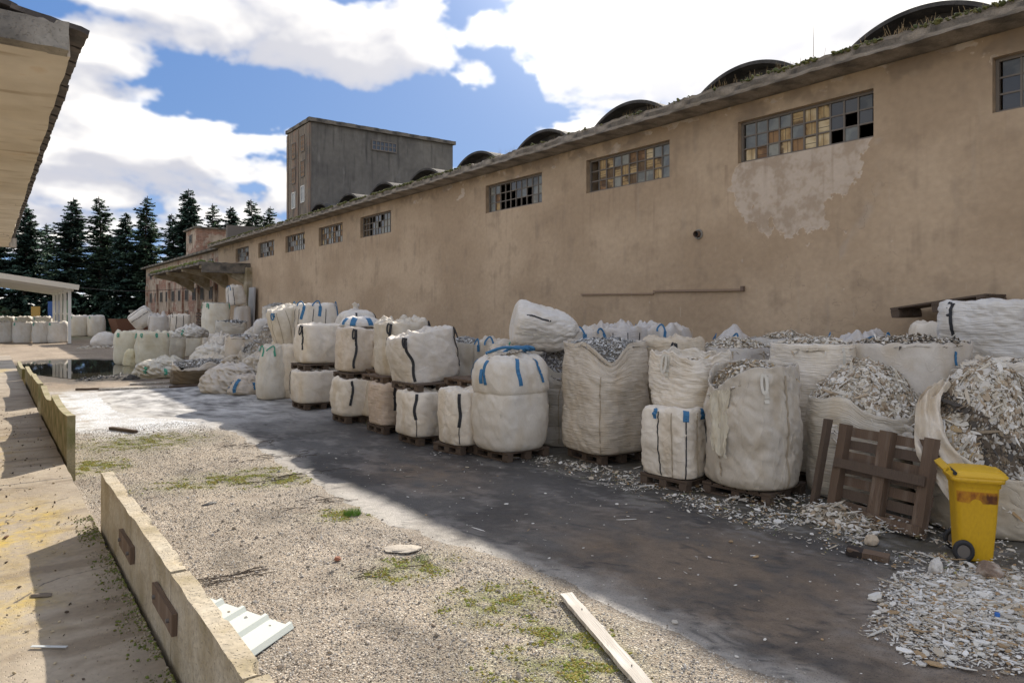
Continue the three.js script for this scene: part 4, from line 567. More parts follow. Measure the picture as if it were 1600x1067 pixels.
const DARK = [[0.10, 0.075, 0.05], [0.16, 0.12, 0.08], [0.06, 0.05, 0.04], [0.40, 0.37, 0.32], [0.22, 0.17, 0.11]];
const BROWNISH = [...WHITE, [0.36, 0.24, 0.12], [0.45, 0.33, 0.18]];
const plate = new THREE.ExtrudeGeometry(new THREE.Shape([[0.5, 0.05], [0.28, 0.42], [-0.2, 0.46], [-0.5, 0.12], [-0.36, -0.38], [0.22, -0.44]].map((p) => new THREE.Vector2(...p))), { depth: 0.09, bevelEnabled: false }).rotateX(-Math.PI / 2);
{ const p = plate.attributes.position; for (let i = 0; i < p.count; i++) p.setY(i, p.getY(i) + 0.18 * p.getX(i) ** 2); plate.computeVertexNormals(); }
// one chip lying on a surface with normal n
function chip(R, p, n, size, pal, tilt = 0.5) {
  const q = new THREE.Quaternion().setFromUnitVectors(V(0, 1, 0), n.clone().add(V((R() - 0.5) * 2 * tilt, 0, (R() - 0.5) * 2 * tilt)).normalize()).multiply(new THREE.Quaternion().setFromAxisAngle(V(0, 1, 0), R() * 6.283));
  const s = size * (0.30 + 0.75 * R() ** 2 + (R() < 0.05 ? 0.9 : 0)), l = R() < 0.14 ? 2.4 + 3 * R() : 0.8 + 0.9 * R(), c = pal[Math.floor(R() * pal.length)], f = 0.85 + 0.3 * R();
  return [new THREE.Matrix4().compose(p, q, V(s * l, s * (0.7 + R()), s * (l > 2 ? 0.45 : 0.8))), rgb(c[0] * f, c[1] * f, c[2] * f)];
}
function bagShape(o) {
  const { w, d, h, n, seed, lean, lump, crease, taper, diag } = o, nv = o.res[1], pts = new THREE.SplineCurve(o.prof.map((p) => new THREE.Vector2(p[0], p[1]))).getSpacedPoints(nv);
  const cutAt = (t) => { let c = 0; for (const [a, wd, dp] of o.cut) { let q = Math.abs(t - a) % 6.2832; if (q > 3.1416) q = 6.2832 - q; c += dp * Math.exp(-((q / wd) ** 2)); } return c; };
  const surf = (t, s) => {
    const i = clamp(Math.floor(s), 0, nv - 1), f = s - i, a = pts[i], b = pts[Math.min(nv, i + 1)]; let r = Math.max(0, mix(a.x, b.x, f)), yy = mix(a.y, b.y, f);
    const c = Math.cos(t), sn = Math.sin(t), rho = Math.pow(Math.abs(c) ** n + Math.abs(sn) ** n, -1 / n);
    let y = yy * h; const body = smooth(0.35, 0.85, r) * smooth(0, 0.03, yy);
    const big = noise3(c * 1.2 + seed, yy * h * 1.9, sn * 1.2 + seed * 0.7), cr = noise3(c * 1.9 + seed * 2, y * 21 + diag * c * 6, sn * 1.9), am = 0.4 + 0.9 * Math.max(0, noise3(c * 1.1, y * 2.7 + seed, sn * 1.1) + 0.35), cr2 = noise3(c * 4.2 + diag * y * 5, y * 8 + seed, sn * 4.2 - diag * y * 4);
    let disp = body * (lump * big - crease * am * Math.pow(1 - Math.min(1, Math.abs(cr) * 2.1), 3) - crease * (0.9 + diag * 2.2) * Math.pow(1 - Math.min(1, Math.abs(cr2) * 2.2), 3) * 0.8 + lump * 0.25 * noise3(c * 3 + seed, y * 5, sn * 3));
    disp -= body * o.fold * (Math.pow(1 - Math.min(1, Math.abs(noise3(c * 1.5 + seed * 3, y * 3.1 + c * 1.3, sn * 1.5)) * 2.6), 4) - 0.6 * Math.pow(1 - Math.min(1, Math.abs(noise3(c * 2.6 - seed, y * 2.0 - sn, sn * 2.6 + seed)) * 2.8), 4));
    const k = (r * (1 - taper * yy)), X = c * (rho * k * w / 2 + disp), Z = sn * (rho * k * d / 2 + disp);
    const topK = smooth(0.9, 1.0, yy) * (o.top === 'open' ? 0 : smooth(1.0, 0.75, r));
    y += topK * o.crumple * (fbm(X * 4.2 + seed, 3, Z * 4.2, 3) * 2.0 - 0.5 * Math.pow(1 - Math.min(1, Math.abs(noise3(X * 5, seed, Z * 5)) * 2.5), 2));
    if (o.top === 'open') { const e = smooth(0.55, 1.0, yy); y += e * (-cutAt(t) + o.rim * (noise3(c * 2.2 + seed, 1, sn * 2.2) + 0.5 * noise3(c * 6 + seed, 4, sn * 6))); }
    else if (o.cut.length) y -= smooth(0.5, 1, yy) * cutAt(t) * smooth(0.1, 0.8, r);
    const q = clamp(yy) ** 1.3; return V(X + lean[0] * q, Math.max(0, y), Z + lean[1] * q);
  };
  const rowAt = (y) => { for (let i = 1; i <= nv; i++) if (pts[i].y * h >= y && pts[i].x > 0.3) { const a = pts[i - 1].y * h, b = pts[i].y * h; return i - 1 + clamp((y - a) / Math.max(1e-6, b - a)); } return nv * 0.8; };
  return { surf, rowAt, cutAt, nv };
}
function bag(key, label, opt = {}) {
  const [x, z, w0, y0, h0] = D[key], o = { w: w0, d: w0, h: h0, x, y: y0, z, ry: 0, n: 3, top: 'flat', seed: key.length * 7.3 + key.charCodeAt(0) * 1.7 + (parseInt(key.replace(/\D/g, '')) || 1) * 3.31, lean: [0, 0], lump: 0.06, crease: 0.008, fold: 0.013, taper: 0, diag: 0, crumple: 0.06, cut: [], rim: 0.03, res: [104, 84], tint: [0.78, 0.735, 0.665], stain: 0.42, stainColor: [0.36, 0.29, 0.19], straps: [], seams: [], mat: null, strapFrom: 0.45, loop: 'droop', group: 'bulk bags along the warehouse wall', category: 'bulk bag', ...opt };
  o.d = opt.d ?? o.w; o.prof = PROF[o.profile ?? o.top]; const R = rng(Math.floor(o.seed * 100));
  const B = bagShape(o), [nu, nv] = o.res, t = thing(o.name ?? 'bulk_bag', label, o.category, [o.x, o.y, o.z], o.ry, o.group);
  if (o.axis) t.quaternion.setFromUnitVectors(V(0, 1, 0), V(...o.axis).normalize()); else t.rotation.set(o.tx ?? 0, o.ry, o.tz ?? 0);
  const P = new Float32Array((nu + 1) * (nv + 1) * 3), C = new Float32Array(P.length), U = new Float32Array((nu + 1) * (nv + 1) * 2), I = [];
  for (let j = 0; j <= nv; j++) for (let i = 0; i <= nu; i++) {
    const a = i / nu * 6.283185, p = B.surf(i === nu ? 0 : a, j), k = j * (nu + 1) + i; P.set([p.x, p.y, p.z], k * 3);
    const vv = o.prof === PROF.open ? Math.min(j / nv, 1) : j / nv; U.set([a * o.w * 0.6 + o.seed, vv * (o.h + o.w)], k * 2);
    const s1 = fbm(p.x * 2.2 + o.seed, p.y * 2.2, p.z * 2.2, 4), s2 = fbm(p.x * 9, p.y * 9 + o.seed, p.z * 9, 3), st = clamp(o.stain * (smooth(0.0, 0.35, s1 + 0.5 * s2) * 0.7 + 0.55 * smooth(0.30, 0.0, p.y / o.h + s1 * 0.7 + s2 * 0.5)));
    let c = lerp3(o.tint, [o.tint[0] * 0.90, o.tint[1] * 0.88, o.tint[2] * 0.84], clamp(s2 + 0.4)); c = lerp3(c, o.stainColor, st * 0.6);
    if (o.band && p.y / o.h < o.band[0] + s2 * 0.12 + s1 * 0.1) c = lerp3(o.band[1], [o.band[1][0] * 0.7, o.band[1][1] * 0.7, o.band[1][2] * 0.7], clamp(s2 + 0.5));
    C.set(c, k * 3);
    if (i && j) I.push(k - nu - 2, k, k - nu - 1, k - nu - 2, k - 1, k);
  }
  for (let q = 0; q < I.length; q += 3) { const s = I[q]; I[q] = I[q + 1]; I[q + 1] = s; }
  const g = new THREE.BufferGeometry(); g.setAttribute('position', new THREE.BufferAttribute(P, 3)); g.setAttribute('color', new THREE.BufferAttribute(C, 3)); g.setAttribute('uv', new THREE.BufferAttribute(U, 2)); g.setIndex(I); g.computeVertexNormals();
  { const N = g.attributes.normal; for (let j = 0; j <= nv; j++) { const a = j * (nu + 1), b = a + nu, v = V(N.getX(a) + N.getX(b), N.getY(a) + N.getY(b), N.getZ(a) + N.getZ(b)).normalize(); N.setXYZ(a, v.x, v.y, v.z); N.setXYZ(b, v.x, v.y, v.z); } }
  mesh('fabric', g, o.mat ?? FABRIC[o.fab ?? Math.floor(o.seed * 7) % 4], t);
  const line = (a, y0, y1, off, n = 14, wob = 0) => { const p = [], q = []; for (let i = 0; i <= n; i++) { const y = mix(y0, y1, i / n), th = a + wob * noise3(y * 3, o.seed, 1), v = B.surf(th, B.rowAt(y)), nn = V(Math.cos(th), 0.05, Math.sin(th)).normalize(); p.push(v.addScaledVector(nn, off)); q.push(nn); } return [p, q]; };
  const rimY = (a) => (o.top === 'open' ? o.h - B.cutAt(a) : o.h) * (o.profile === 'cone' ? 0.9 : o.top === 'dome' || o.profile === 'skirt' ? 0.9 : 0.955);
  for (const [col, a, from, to] of o.straps) {
    const y1 = to ? to * o.h : rimY(a), [p, q] = line(a, (from ?? o.strapFrom) * o.h, y1, 0.004, 16, 0.12), sm = mesh('strap', ribbon(p, q, o.strapW ?? 0.048, 0.005), strapMats[col], t);
    if (o.loop === 'none' || to) continue;
    const e = p[p.length - 1], nn = q[q.length - 1], sd = V(-nn.z, 0, nn.x), pts = [], nm = [];
    const up = o.loop === 'up', ll = (up ? 0.10 : 0.085) * (0.7 + 0.6 * R()), sw = (up ? 0.075 : 0.03) * (0.7 + 0.6 * R()), lx = (R() - 0.5) * 0.1;
    for (let i = 0; i <= 14; i++) { const f = i / 14 * (up ? 3.1416 : 6.0); pts.push(up ? e.clone().addScaledVector(sd, (1 - Math.cos(f)) * sw + lx * Math.sin(f)).add(V(0, Math.sin(f) * ll * (1 + 0.25 * Math.sin(f * 2)), 0)).addScaledVector(nn, -0.03 * Math.sin(f) + 0.008) : e.clone().addScaledVector(sd, Math.sin(f) * sw + 0.03).add(V(0, (Math.cos(f) - 0.9) * ll, 0)).addScaledVector(nn, 0.016 + 0.02 * (1 - Math.cos(f)))); nm.push(nn); }
    mesh('loop', ribbon(pts, nm, 0.03, 0.008), strapMats[col], sm);
  }
  for (const [col, a, y0, y1, wd] of o.seams) { const [p, q] = line(a, y0 * o.h, y1 * o.h, 0.002, 22, 0.05); mesh('seam', ribbon(p, q, wd ?? 0.014, 0.006), strapMats[col], t); }
  if (o.heap) {
    const [hh, count, size, pal, base] = o.heap, hr = o.top === 'open' ? 0.95 : 0.9, nr = 22, na = 64, pp = [], ci = [], cc = [], uu = [], bc = pal[0];
    const top = (a, r) => { const c = Math.cos(a), s = Math.sin(a), rho = Math.pow(Math.abs(c) ** o.n + Math.abs(s) ** o.n, -1 / o.n), X = c * rho * r * hr * o.w / 2 * (1 - o.taper) + o.lean[0], Z = s * rho * r * hr * o.d / 2 * (1 - o.taper) + o.lean[1]; return V(X, o.h * (base ?? 0.93) - B.cutAt(a) * smooth(0.1, 1, r) * 1.0 + hh * (1 - r ** 2.2) + 0.05 * fbm(X * 5 + o.seed, 1, Z * 5, 3), Z); };
    for (let j = 0; j <= nr; j++) for (let i = 0; i <= na; i++) { const p = top(i / na * 6.2832, j / nr), f = 0.75 + 0.5 * noise3(p.x * 20, p.y * 20, p.z * 20); pp.push(p.x, p.y, p.z); cc.push(bc[0] * 2.2 * f, bc[1] * 2.2 * f, bc[2] * 2.2 * f); uu.push(p.x, p.z); if (i && j) { const k = j * (na + 1) + i; ci.push(k - na - 2, k - na - 1, k, k - na - 2, k, k - 1); } }
    const hg = new THREE.BufferGeometry(); hg.setAttribute('position', new THREE.Float32BufferAttribute(pp, 3)); hg.setAttribute('color', new THREE.Float32BufferAttribute(cc, 3)); hg.setAttribute('uv', new THREE.Float32BufferAttribute(uu, 2)); hg.setIndex(ci); hg.computeVertexNormals();
    if (hg.attributes.normal.getY(na * 5) < 0) { for (let q = 0; q < ci.length; q += 3) { const s = ci[q]; ci[q] = ci[q + 1]; ci[q + 1] = s; } hg.setIndex(ci); hg.computeVertexNormals(); }
    const hm = mesh('contents', hg, chipBase, t), L = [];
    for (let i = 0; i < count; i++) { const a = R() * 6.2832, r = Math.sqrt(R()) * 0.99, p = top(a, r), e = 0.02, px = top(a, Math.min(1, r + e)), n = V(-Math.cos(a) * (px.y - p.y), Math.hypot(px.x - p.x, px.z - p.z) + 1e-4, -Math.sin(a) * (px.y - p.y)).normalize(); const sub = o.pick ? o.pick(a, r, R) ?? pal : pal; L.push(chip(R, p.add(V(0, 0.012 * R(), 0)), n, size, sub, 0.7)); }
    copies('chips', plate, chipMat, L, hm);
  }
  return { t, B, o };
}
// crumpled sheet between four corners
function cloth(parent, name, a, b, c, d, seed, amp, mat, tint = [0.62, 0.58, 0.52], n = 40, bow = V(0, 0, 0)) {
  const P = [], C = [], U = [], I = [];
  for (let j = 0; j <= n; j++) for (let i = 0; i <= n; i++) {
    const u = i / n, v = j / n, p = a.clone().lerp(b, u).lerp(d.clone().lerp(c, u), v), e = Math.min(u, 1 - u, v, 1 - v), k = 1;
    p.addScaledVector(bow, Math.sin(u * 3.14) * Math.sin(v * 3.14)); p.add(V(amp * fbm(u * 3 + seed, v * 3, 1, 4), amp * fbm(u * 3, v * 3 + seed, 5, 4), amp * fbm(u * 3 + 7, v * 3, seed, 4)));
    if (e < 0.06) p.add(V(0.02 * noise3(u * 25, v * 25, seed), 0.03 * noise3(u * 25, v * 25, seed + 4), 0));
    P.push(p.x, p.y, p.z); const s = fbm(u * 5, v * 5, seed, 4); C.push(tint[0] * (1 + s * 0.3), tint[1] * (1 + s * 0.35), tint[2] * (1 + s * 0.4)); U.push(u * 0.9, v * 0.9); if (i && j) { const k2 = j * (n + 1) + i; I.push(k2 - n - 2, k2 - n - 1, k2, k2 - n - 2, k2, k2 - 1); }
  }
  const g = new THREE.BufferGeometry(); g.setAttribute('position', new THREE.Float32BufferAttribute(P, 3)); g.setAttribute('color', new THREE.Float32BufferAttribute(C, 3)); g.setAttribute('uv', new THREE.Float32BufferAttribute(U, 2)); g.setIndex(I); g.computeVertexNormals();
  return mesh(name, g, mat, parent);
}
// strip of loose fabric hanging along a path
function drape(parent, name, path, widths, side, seed, tint) {
  const n = 60, m = 18, cu = new THREE.CatmullRomCurve3(path), P = [], C = [], U = [], I = [], sd = side.clone().normalize();
  for (let j = 0; j <= n; j++) { const t = j / n, p = cu.getPoint(t), f = t * (widths.length - 1), k = Math.min(widths.length - 2, Math.floor(f)), w = mix(widths[k], widths[k + 1], f - k), tg = cu.getTangent(t), nn = tg.clone().cross(sd).normalize();
    for (let i = 0; i <= m; i++) { const u = i / m - 0.5, q = p.clone().addScaledVector(sd, u * w).addScaledVector(nn, 0.055 * Math.sin(u * 15 + seed + 5 * fbm(t * 2.5, seed, 1, 2)) * (0.3 + w) + 0.13 * fbm(u * 3 + seed, t * 6, 2, 4)); P.push(q.x, q.y, q.z); const s = fbm(u * 4, t * 7, seed, 4); C.push(tint[0] * (1 + s * 0.35), tint[1] * (1 + s * 0.4), tint[2] * (1 + s * 0.5)); U.push(u * w, t * 1.6); if (i && j) { const v = j * (m + 1) + i; I.push(v - m - 2, v - m - 1, v, v - m - 2, v, v - 1); } } }
  const g = new THREE.BufferGeometry(); g.setAttribute('position', new THREE.Float32BufferAttribute(P, 3)); g.setAttribute('color', new THREE.Float32BufferAttribute(C, 3)); g.setAttribute('uv', new THREE.Float32BufferAttribute(U, 2)); g.setIndex(I); g.computeVertexNormals(); return mesh(name, g, FABRIC[2], parent);
}
const MID = { res: [72, 56] }, FAR = { res: [44, 32], crease: 0.018 };

// --- right-hand group, nearest first
const r1 = bag('R1', 'huge burst bag spilling a slope of white chips behind the yellow bin', { top: 'open', w: 1.35, d: 1.25, n: 2.4, h: 1.0, cut: [[2.2, 1.0, 0.72]], rim: 0.06, tint: [0.60, 0.55, 0.46], stain: 0.7, ry: 0.1, heap: [0.72, 10000, 0.052, WHITE, 0.86], pick: (a, r, R) => r > 0.62 && r < 0.80 + 0.06 * Math.sin(a * 5) && a > 1.2 && a < 4.2 ? DARK : r > 0.8 ? BROWNISH : null });
drape(r1.t, 'torn_flap', [V(-0.36, 1.40, -0.30), V(-0.55, 1.27, -0.36), V(-0.72, 1.00, -0.32), V(-0.80, 0.74, -0.22), V(-0.74, 0.42, -0.02), V(-0.66, 0.05, 0.10)], [0.14, 0.18, 0.26, 0.36, 0.36, 0.18], V(0.45, 0, 0.9), 3, [0.64, 0.58, 0.49]);
cloth(r1.t, 'torn_flap', V(-0.1, 0.32, 0.74), V(0.6, 0.45, 0.62), V(0.7, 0.02, 0.78), V(-0.05, 0.03, 0.86), 8, 0.12, fabricSmoothMat, [0.50, 0.46, 0.37]);
const r2 = bag('R2', 'open bag heaped with white chips behind the leaning pallet', { top: 'open', h: 1.14, w: 1.2, d: 1.15, n: 3.0, cut: [[2.3, 0.6, 0.20]], rim: 0.05, ry: 0.15, stain: 0.6, tint: [0.62, 0.58, 0.51], heap: [0.46, 7000, 0.045, WHITE, 0.92], seams: [['tan', 1.7, 0.1, 0.75]] });
cloth(r2.t, 'torn_flap', V(-0.60, 1.02, -0.28), V(-0.36, 0.88, 0.60), V(-0.45, 0.55, 0.60), V(-0.66, 0.66, -0.08), 5, 0.09, fabricSmoothMat, [0.66, 0.63, 0.58], 36, V(-0.03, 0, 0.04));
cloth(r2.t, 'torn_flap', V(-0.34, 0.90, 0.60), V(0.30, 1.0, 0.58), V(0.12, 0.62, 0.63), V(-0.30, 0.60, 0.62), 9, 0.08, fabricSmoothMat, [0.64, 0.61, 0.55], 36);
const r3 = bag('R3', 'large round leaning bag torn open down its left side', { top: 'open', n: 2.3, w: 1.06, d: 1.02, h: 1.36, lump: 0.06, crease: 0.012, diag: 0.5, taper: 0.06, lean: [-0.05, 0.0], cut: [[3.6, 0.7, 0.28]], rim: 0.03, stain: 0.6, tint: [0.58, 0.545, 0.49], heap: [0.16, 1800, 0.035, BROWNISH, 0.90], seams: [['tan', 1.75, 0.02, 0.93, 0.022], ['tan', 3.3, 0.05, 0.6, 0.02]], straps: [['white', 2.25, 0.72]], mat: fabricSmoothMat });
cloth(r3.t, 'torn_flap', V(-0.52, 1.05, -0.22), V(-0.52, 1.12, 0.05), V(-0.58, 0.35, 0.05), V(-0.62, 0.42, -0.12), 4, 0.05, fabricSmoothMat, [0.56, 0.52, 0.42], 30);
bag('R4', 'tall full bag with chips on top behind the torn round bag', { fab: 0, top: 'open', n: 2.6, h: 1.56, rim: 0.02, stain: 0.45, heap: [0.14, 2200, 0.04, WHITE, 0.95], seams: [['white', 2.0, 0.3, 0.98, 0.04], ['white', 0.9, 0.3, 0.98, 0.04]] });
bag('R5', 'small square quilted bag with dark stitching and blue tabs', { fab: 1, n: 5, fold: 0.01, w: 0.72, d: 0.72, lump: 0.035, crease: 0.014, ry: 0.1, crumple: 0.03, straps: [['blue', C1, 0.84, 0.99], ['blue', 3.4, 0.84, 0.99], ['blue', 1.6, 0.84, 0.99]], strapW: 0.07, loop: 'none', seams: [['black', C1, 0.02, 0.95], ['tan', 2.75, 0.02, 0.95], ['black', 3.25, 0.02, 0.95], ['tan', 1.95, 0.02, 0.95], ['black', 1.45, 0.02, 0.95]] });
bag('R6', 'sagging open bag set on top of the quilted bag', { fab: 0, top: 'open', n: 2.8, w: 0.98, d: 0.9, rim: 0.07, crease: 0.018, lump: 0.06, cut: [[2.2, 0.6, 0.06]], stain: 0.45, heap: [0.02, 500, 0.04, BROWNISH, 0.80], straps: [['white', 3.1, 0.55]] });
bag('R7', 'tall narrow beige bag behind the quilted bag', { fab: 0, n: 3.2, w: 0.85, x: 8.0, tint: [0.62, 0.555, 0.46], crease: 0.014, straps: [['black', C1, 0.9]], stain: 0.5 });
bag('R8', 'tall bag with folded corner and grey chips, on a pallet', { fab: 0, top: 'open', n: 3.6, w: 1.06, lump: 0.04, crease: 0.018, cut: [[C1 - 0.25, 0.38, 0.26]], rim: 0.03, ry: -0.1, stain: 0.6, tint: [0.61, 0.56, 0.49], heap: [0.10, 2600, 0.032, GREY, 0.96], seams: [['tan', C1, 0.02, 0.76, 0.016], ['tan', 3.9, 0.02, 0.85]] });
const r9 = bag('R9', 'white bag with blue straps tied at the top', { fab: 3, profile: 'skirt', top: 'dome', n: 2.7, w: 1.06, d: 1.0, lump: 0.04, crease: 0.012, tint: [0.68, 0.655, 0.61], stain: 0.35, straps: [['blue', 2.95, 0.68, 0.93], ['blue', 1.95, 0.68, 0.95], ['blue', 1.2, 0.70, 0.95], ['blue', 3.75, 0.72, 0.93]], strapW: 0.055, loop: 'none', seams: [['white', 2.4, 0.36, 0.40]] });
{ const pts = [], nm = [], L = [V(-0.46, 1.20, -0.05), V(-0.52, 1.12, 0.02), V(-0.56, 1.02, 0.06), V(-0.55, 0.95, 0.06)]; for (const p of new THREE.CatmullRomCurve3(L).getPoints(12)) { pts.push(p); nm.push(V(-0.9, 0, 0.4).normalize()); } mesh('strap_end', ribbon(pts, nm, 0.05, 0.012), strapMats.blue, r9.t);
  const knot = []; for (let k = 0; k < 3; k++) knot.push(tube([V(-0.36 + k * 0.22, 1.36, -0.1 + k * 0.1), V(-0.2 + k * 0.18, 1.45, 0.12), V(0.05 + k * 0.12, 1.42, 0.22), V(0.2, 1.38, 0.1 - k * 0.1)], 0.022, 6)); mesh('tie_rope', knot, strapMats.blue, r9.t);
  cloth(r9.t, 'gathered_top', V(-0.42, 1.30, 0.05), V(-0.05, 1.42, 0.3), V(0.25, 1.45, -0.1), V(-0.15, 1.46, -0.3), 6, 0.12, fabricMat, [0.56, 0.51, 0.44], 40); }
bag('R10', 'bag with burst top and shredded grey fill beside the blue-strapped bag', { fab: 0, top: 'open', n: 2.8, w: 0.85, x: 7.35, h: 1.38, cut: [[2.2, 0.6, 0.24]], rim: 0.05, tint: [0.52, 0.50, 0.46], heap: [0.24, 3200, 0.03, GREY, 0.92], seams: [['tan', 2.3, 0.05, 0.7]], pick: (a, r) => r > 0.6 && a > 1.2 && a < 3.4 ? [[0.2, 0.2, 0.22], [0.12, 0.12, 0.14], [0.5, 0.5, 0.52], [0.4, 0.4, 0.4]] : null });
bag('R11', 'smooth white bag lying tipped over on top of the others', { top: 'dome', n: 3.0, w: 0.72, d: 0.72, h: 1.02, x: 6.52, y: 1.93, z: -8.72, axis: [0.84, -0.16, 0.42], lump: 0.05, crease: 0.010, diag: 0.6, taper: 0.22, tint: [0.70, 0.69, 0.675], stain: 0.2, straps: [['black', 2.36, 0.12, 0.5], ['black', 0.75, 0.12, 0.55]], strapW: 0.025, seams: [['white', 1.6, 0.1, 0.6, 0.03]], mat: fabricSmoothMat });

// --- stacked rows in the middle
const BK = (a = C1, f = 0.3) => ['black', a, f];
bag('R12', 'short single bag on a pallet between the stack and the blue-strapped bag', { fab: 1, n: 3.4, w: 0.74, x: 5.78, z: -8.92, seams: [['black', C1, 0.04, 0.35, 0.012]], straps: [BK(C1, 0.35)], loop: 'none', lump: 0.05 });
bag('R13', 'bottom bag of the stack under the tilted bag', { fab: 3, n: 4.2, w: 0.88, d: 0.78, h: 0.72, straps: [BK(C1, 0.4)], loop: 'none', seams: [['black', C1, 0.03, 0.42, 0.012]] });
bag('R14', 'wide tilted bag with a black corner strap on top of the stack', { fab: 1, n: 4, w: 1.06, d: 0.9, h: 0.86, y: 0.93, tz: 0.17, tx: -0.06, straps: [BK(C1, 0.12), BK(C0, 0.2), BK(C2, 0.75)], crumple: 0.09, tint: [0.66, 0.63, 0.59] });
bag('R15', 'pinkish stained bag on a low pallet at the foot of the row', { h: 0.74, n: 4, w: 0.72, d: 0.68, tint: [0.62, 0.52, 0.44], straps: [BK(C1 - 0.5, 0.35), BK(C2, 0.7)], loop: 'none' });
bag('R15b', 'narrow slanting bag squeezed beside the pinkish bag', { h: 0.76, n: 3.2, w: 0.68, x: 5.98, tint: [0.62, 0.56, 0.48], lean: [0.08, 0.1], taper: 0.12 });
bag('R16', 'slouching bag with a knotted top behind the tilted bag', { fab: 1, n: 3.2, w: 0.95, h: 0.98, y: 0.97, tz: 0.05, straps: [BK(C1 + 0.1, 0.6), BK(C0, 0.55)], crumple: 0.16, tint: [0.63, 0.59, 0.52] });
bag('R17', 'pale bag wedged between two stacks on a dark pallet', { n: 3, w: 0.7, x: 6.25, y: 1.02, tint: [0.64, 0.585, 0.51], taper: 0.2 });
bag('R18', 'bottom bag of the second stack with a creased top', { fab: 3, n: 3.8, w: 0.8, x: 5.66, straps: [BK(C1 - 0.25, 0.3)], loop: 'none', h: 0.70 });
bag('R19', 'bag with a hanging black loop on the second stack', { fab: 1, n: 4.2, w: 0.82, h: 0.86, y: 0.93, tz: -0.04, straps: [BK(C1 - 0.2, 0.1)], seams: [['tan', 1.3, 0.1, 0.8]], tint: [0.65, 0.59, 0.52] });
bag('R20', 'flat white bundle with blue prints lying on the second stack', { top: 'dome', profile: 'slump', n: 3, w: 0.78, d: 0.62, h: 0.22, y: 1.80, lump: 0.04, crumple: 0.08, tint: [0.74, 0.74, 0.74], straps: [['blue', 2.9, 0.2, 0.8], ['blue', 2.2, 0.1, 0.85], ['blue', 1.3, 0.15, 0.8]], strapW: 0.11, loop: 'none', stain: 0.1 });
bag('R21', 'bottom bag of the tall far stack on a ground pallet', { fab: 1, n: 3.6, w: 1.02, d: 0.85, h: 0.70, straps: [BK(C2 - 0.35, 0.25)], loop: 'none', ...MID });
bag('R22', 'bag with two black loops on top of the far stack', { fab: 1, n: 3.8, w: 0.98, d: 0.88, h: 0.86, y: 0.97, straps: [BK(C1 + 0.35, 0.35), BK(C2, 0.75), BK(C0, 0.75)], ...MID });
bag('R23b', 'tall lower bag with faint red print behind the far stack', { n: 4, h: 1.05, seams: [['tan', C2, 0.05, 0.95]], straps: [['tan', C2 - 0.25, 0.3]], loop: 'none', ...MID });
bag('R23', 'upper bag with blue corner straps behind the far stack', { fab: 3, n: 4.5, y: 1.05, h: 1.24, tx: 0.0, seams: [['black', 2.7, 0.05, 0.9], ['black', 2.0, 0.05, 0.9], ['black', 1.4, 0.05, 0.9], ['black', 3.3, 0.05, 0.9]], straps: [['blue', C2, 0.80], ['blue', C1 + 0.1, 0.70], ['blue', 1.7, 0.76], ['blue', C0, 0.70]], loop: 'up', strapW: 0.075, tint: [0.70, 0.675, 0.63], stain: 0.2, ...MID });
bag('R24b', 'narrow bag under the tilted blue-tabbed bag', { n: 3, w: 0.6, x: 5.98, z: -17.1, ...MID });
bag('R24', 'tilted bag with diagonal dark cords and blue tabs', { n: 4, w: 0.72, d: 0.75, x: 6.05, tz: 0.28, tx: 0.1, y: 1.32, seams: [['tan', 2.9, 0.05, 0.95], ['tan', 2.2, 0.05, 0.95], ['tan', 1.6, 0.05, 0.95]], straps: [['blue', C1, 0.85], ['blue', C2, 0.82]], strapW: 0.07, tint: [0.69, 0.65, 0.57], ...MID });
bag('R25b', 'lower bag hidden behind the second stack', { n: 3.5, w: 0.85, x: 7.0, ...MID });
bag('R25', 'bag with a knotted peak and black straps behind the second stack', { fab: 2, top: 'dome', profile: 'neck', n: 2.8, w: 0.88, x: 6.95, h: 0.86, y: 1.30, straps: [BK(C1 - 0.4, 0.3), BK(C0, 0.4)], loop: 'none', tint: [0.70, 0.685, 0.66], ...MID });
bag('R26', 'white tapering bag with a green loop at the end of the row', { fab: 2, profile: 'cone', n: 2.8, w: 0.70, z: -17.15, straps: [['green', C1 + 0.3, 0.8], ['green', 1.6, 0.8]], loop: 'up', tint: [0.69, 0.675, 0.63], ...MID });
bag('R27', 'slim cream bag between the tapering bag and the far stack', { n: 3, w: 0.55, x: 5.98, z: -17.65, tint: [0.66, 0.61, 0.52], straps: [BK(C2, 0.4, 0.5)], ...MID });

// --- back rows against the wall
bag('B14', 'grey bag with loose shreds behind the tilted bag', { top: 'open', n: 3, w: 0.9, tint: [0.50, 0.48, 0.44], heap: [0.12, 700, 0.035, GREY, 0.94], ...MID });
bag('B1', 'creased grey bag heaped with shreds behind the short single bag', { top: 'open', n: 2.8, w: 0.86, h: 1.55, tint: [0.50, 0.47, 0.42], heap: [0.16, 1500, 0.035, GREY, 0.95], ...MID });
bag('B2', 'small bundle bag with blue and green loops under the tipped bag', { n: 3, w: 0.72, h: 1.60, crumple: 0.15, straps: [['blue', C1, 0.85], ['green', 1.2, 0.86], ['blue', 3.2, 0.88]], loop: 'up', strapW: 0.08, seams: [['tan', 2.6, 0.5, 0.9], ['tan', 2.1, 0.5, 0.9]], tint: [0.60, 0.56, 0.50], ...MID });
bag('B15', 'wrinkled bag hidden behind the burst grey-filled bag', { n: 3, w: 0.85, tint: [0.56, 0.53, 0.48], ...MID });
bag('B3', 'bag with tangled blue ropes behind the folded-corner bag', { n: 3, w: 0.9, crumple: 0.16, straps: [['blue', C1, 0.86], ['blue', 1.5, 0.88], ['blue', 3.2, 0.88]], loop: 'up', strapW: 0.07, tint: [0.56, 0.54, 0.52], ...MID });
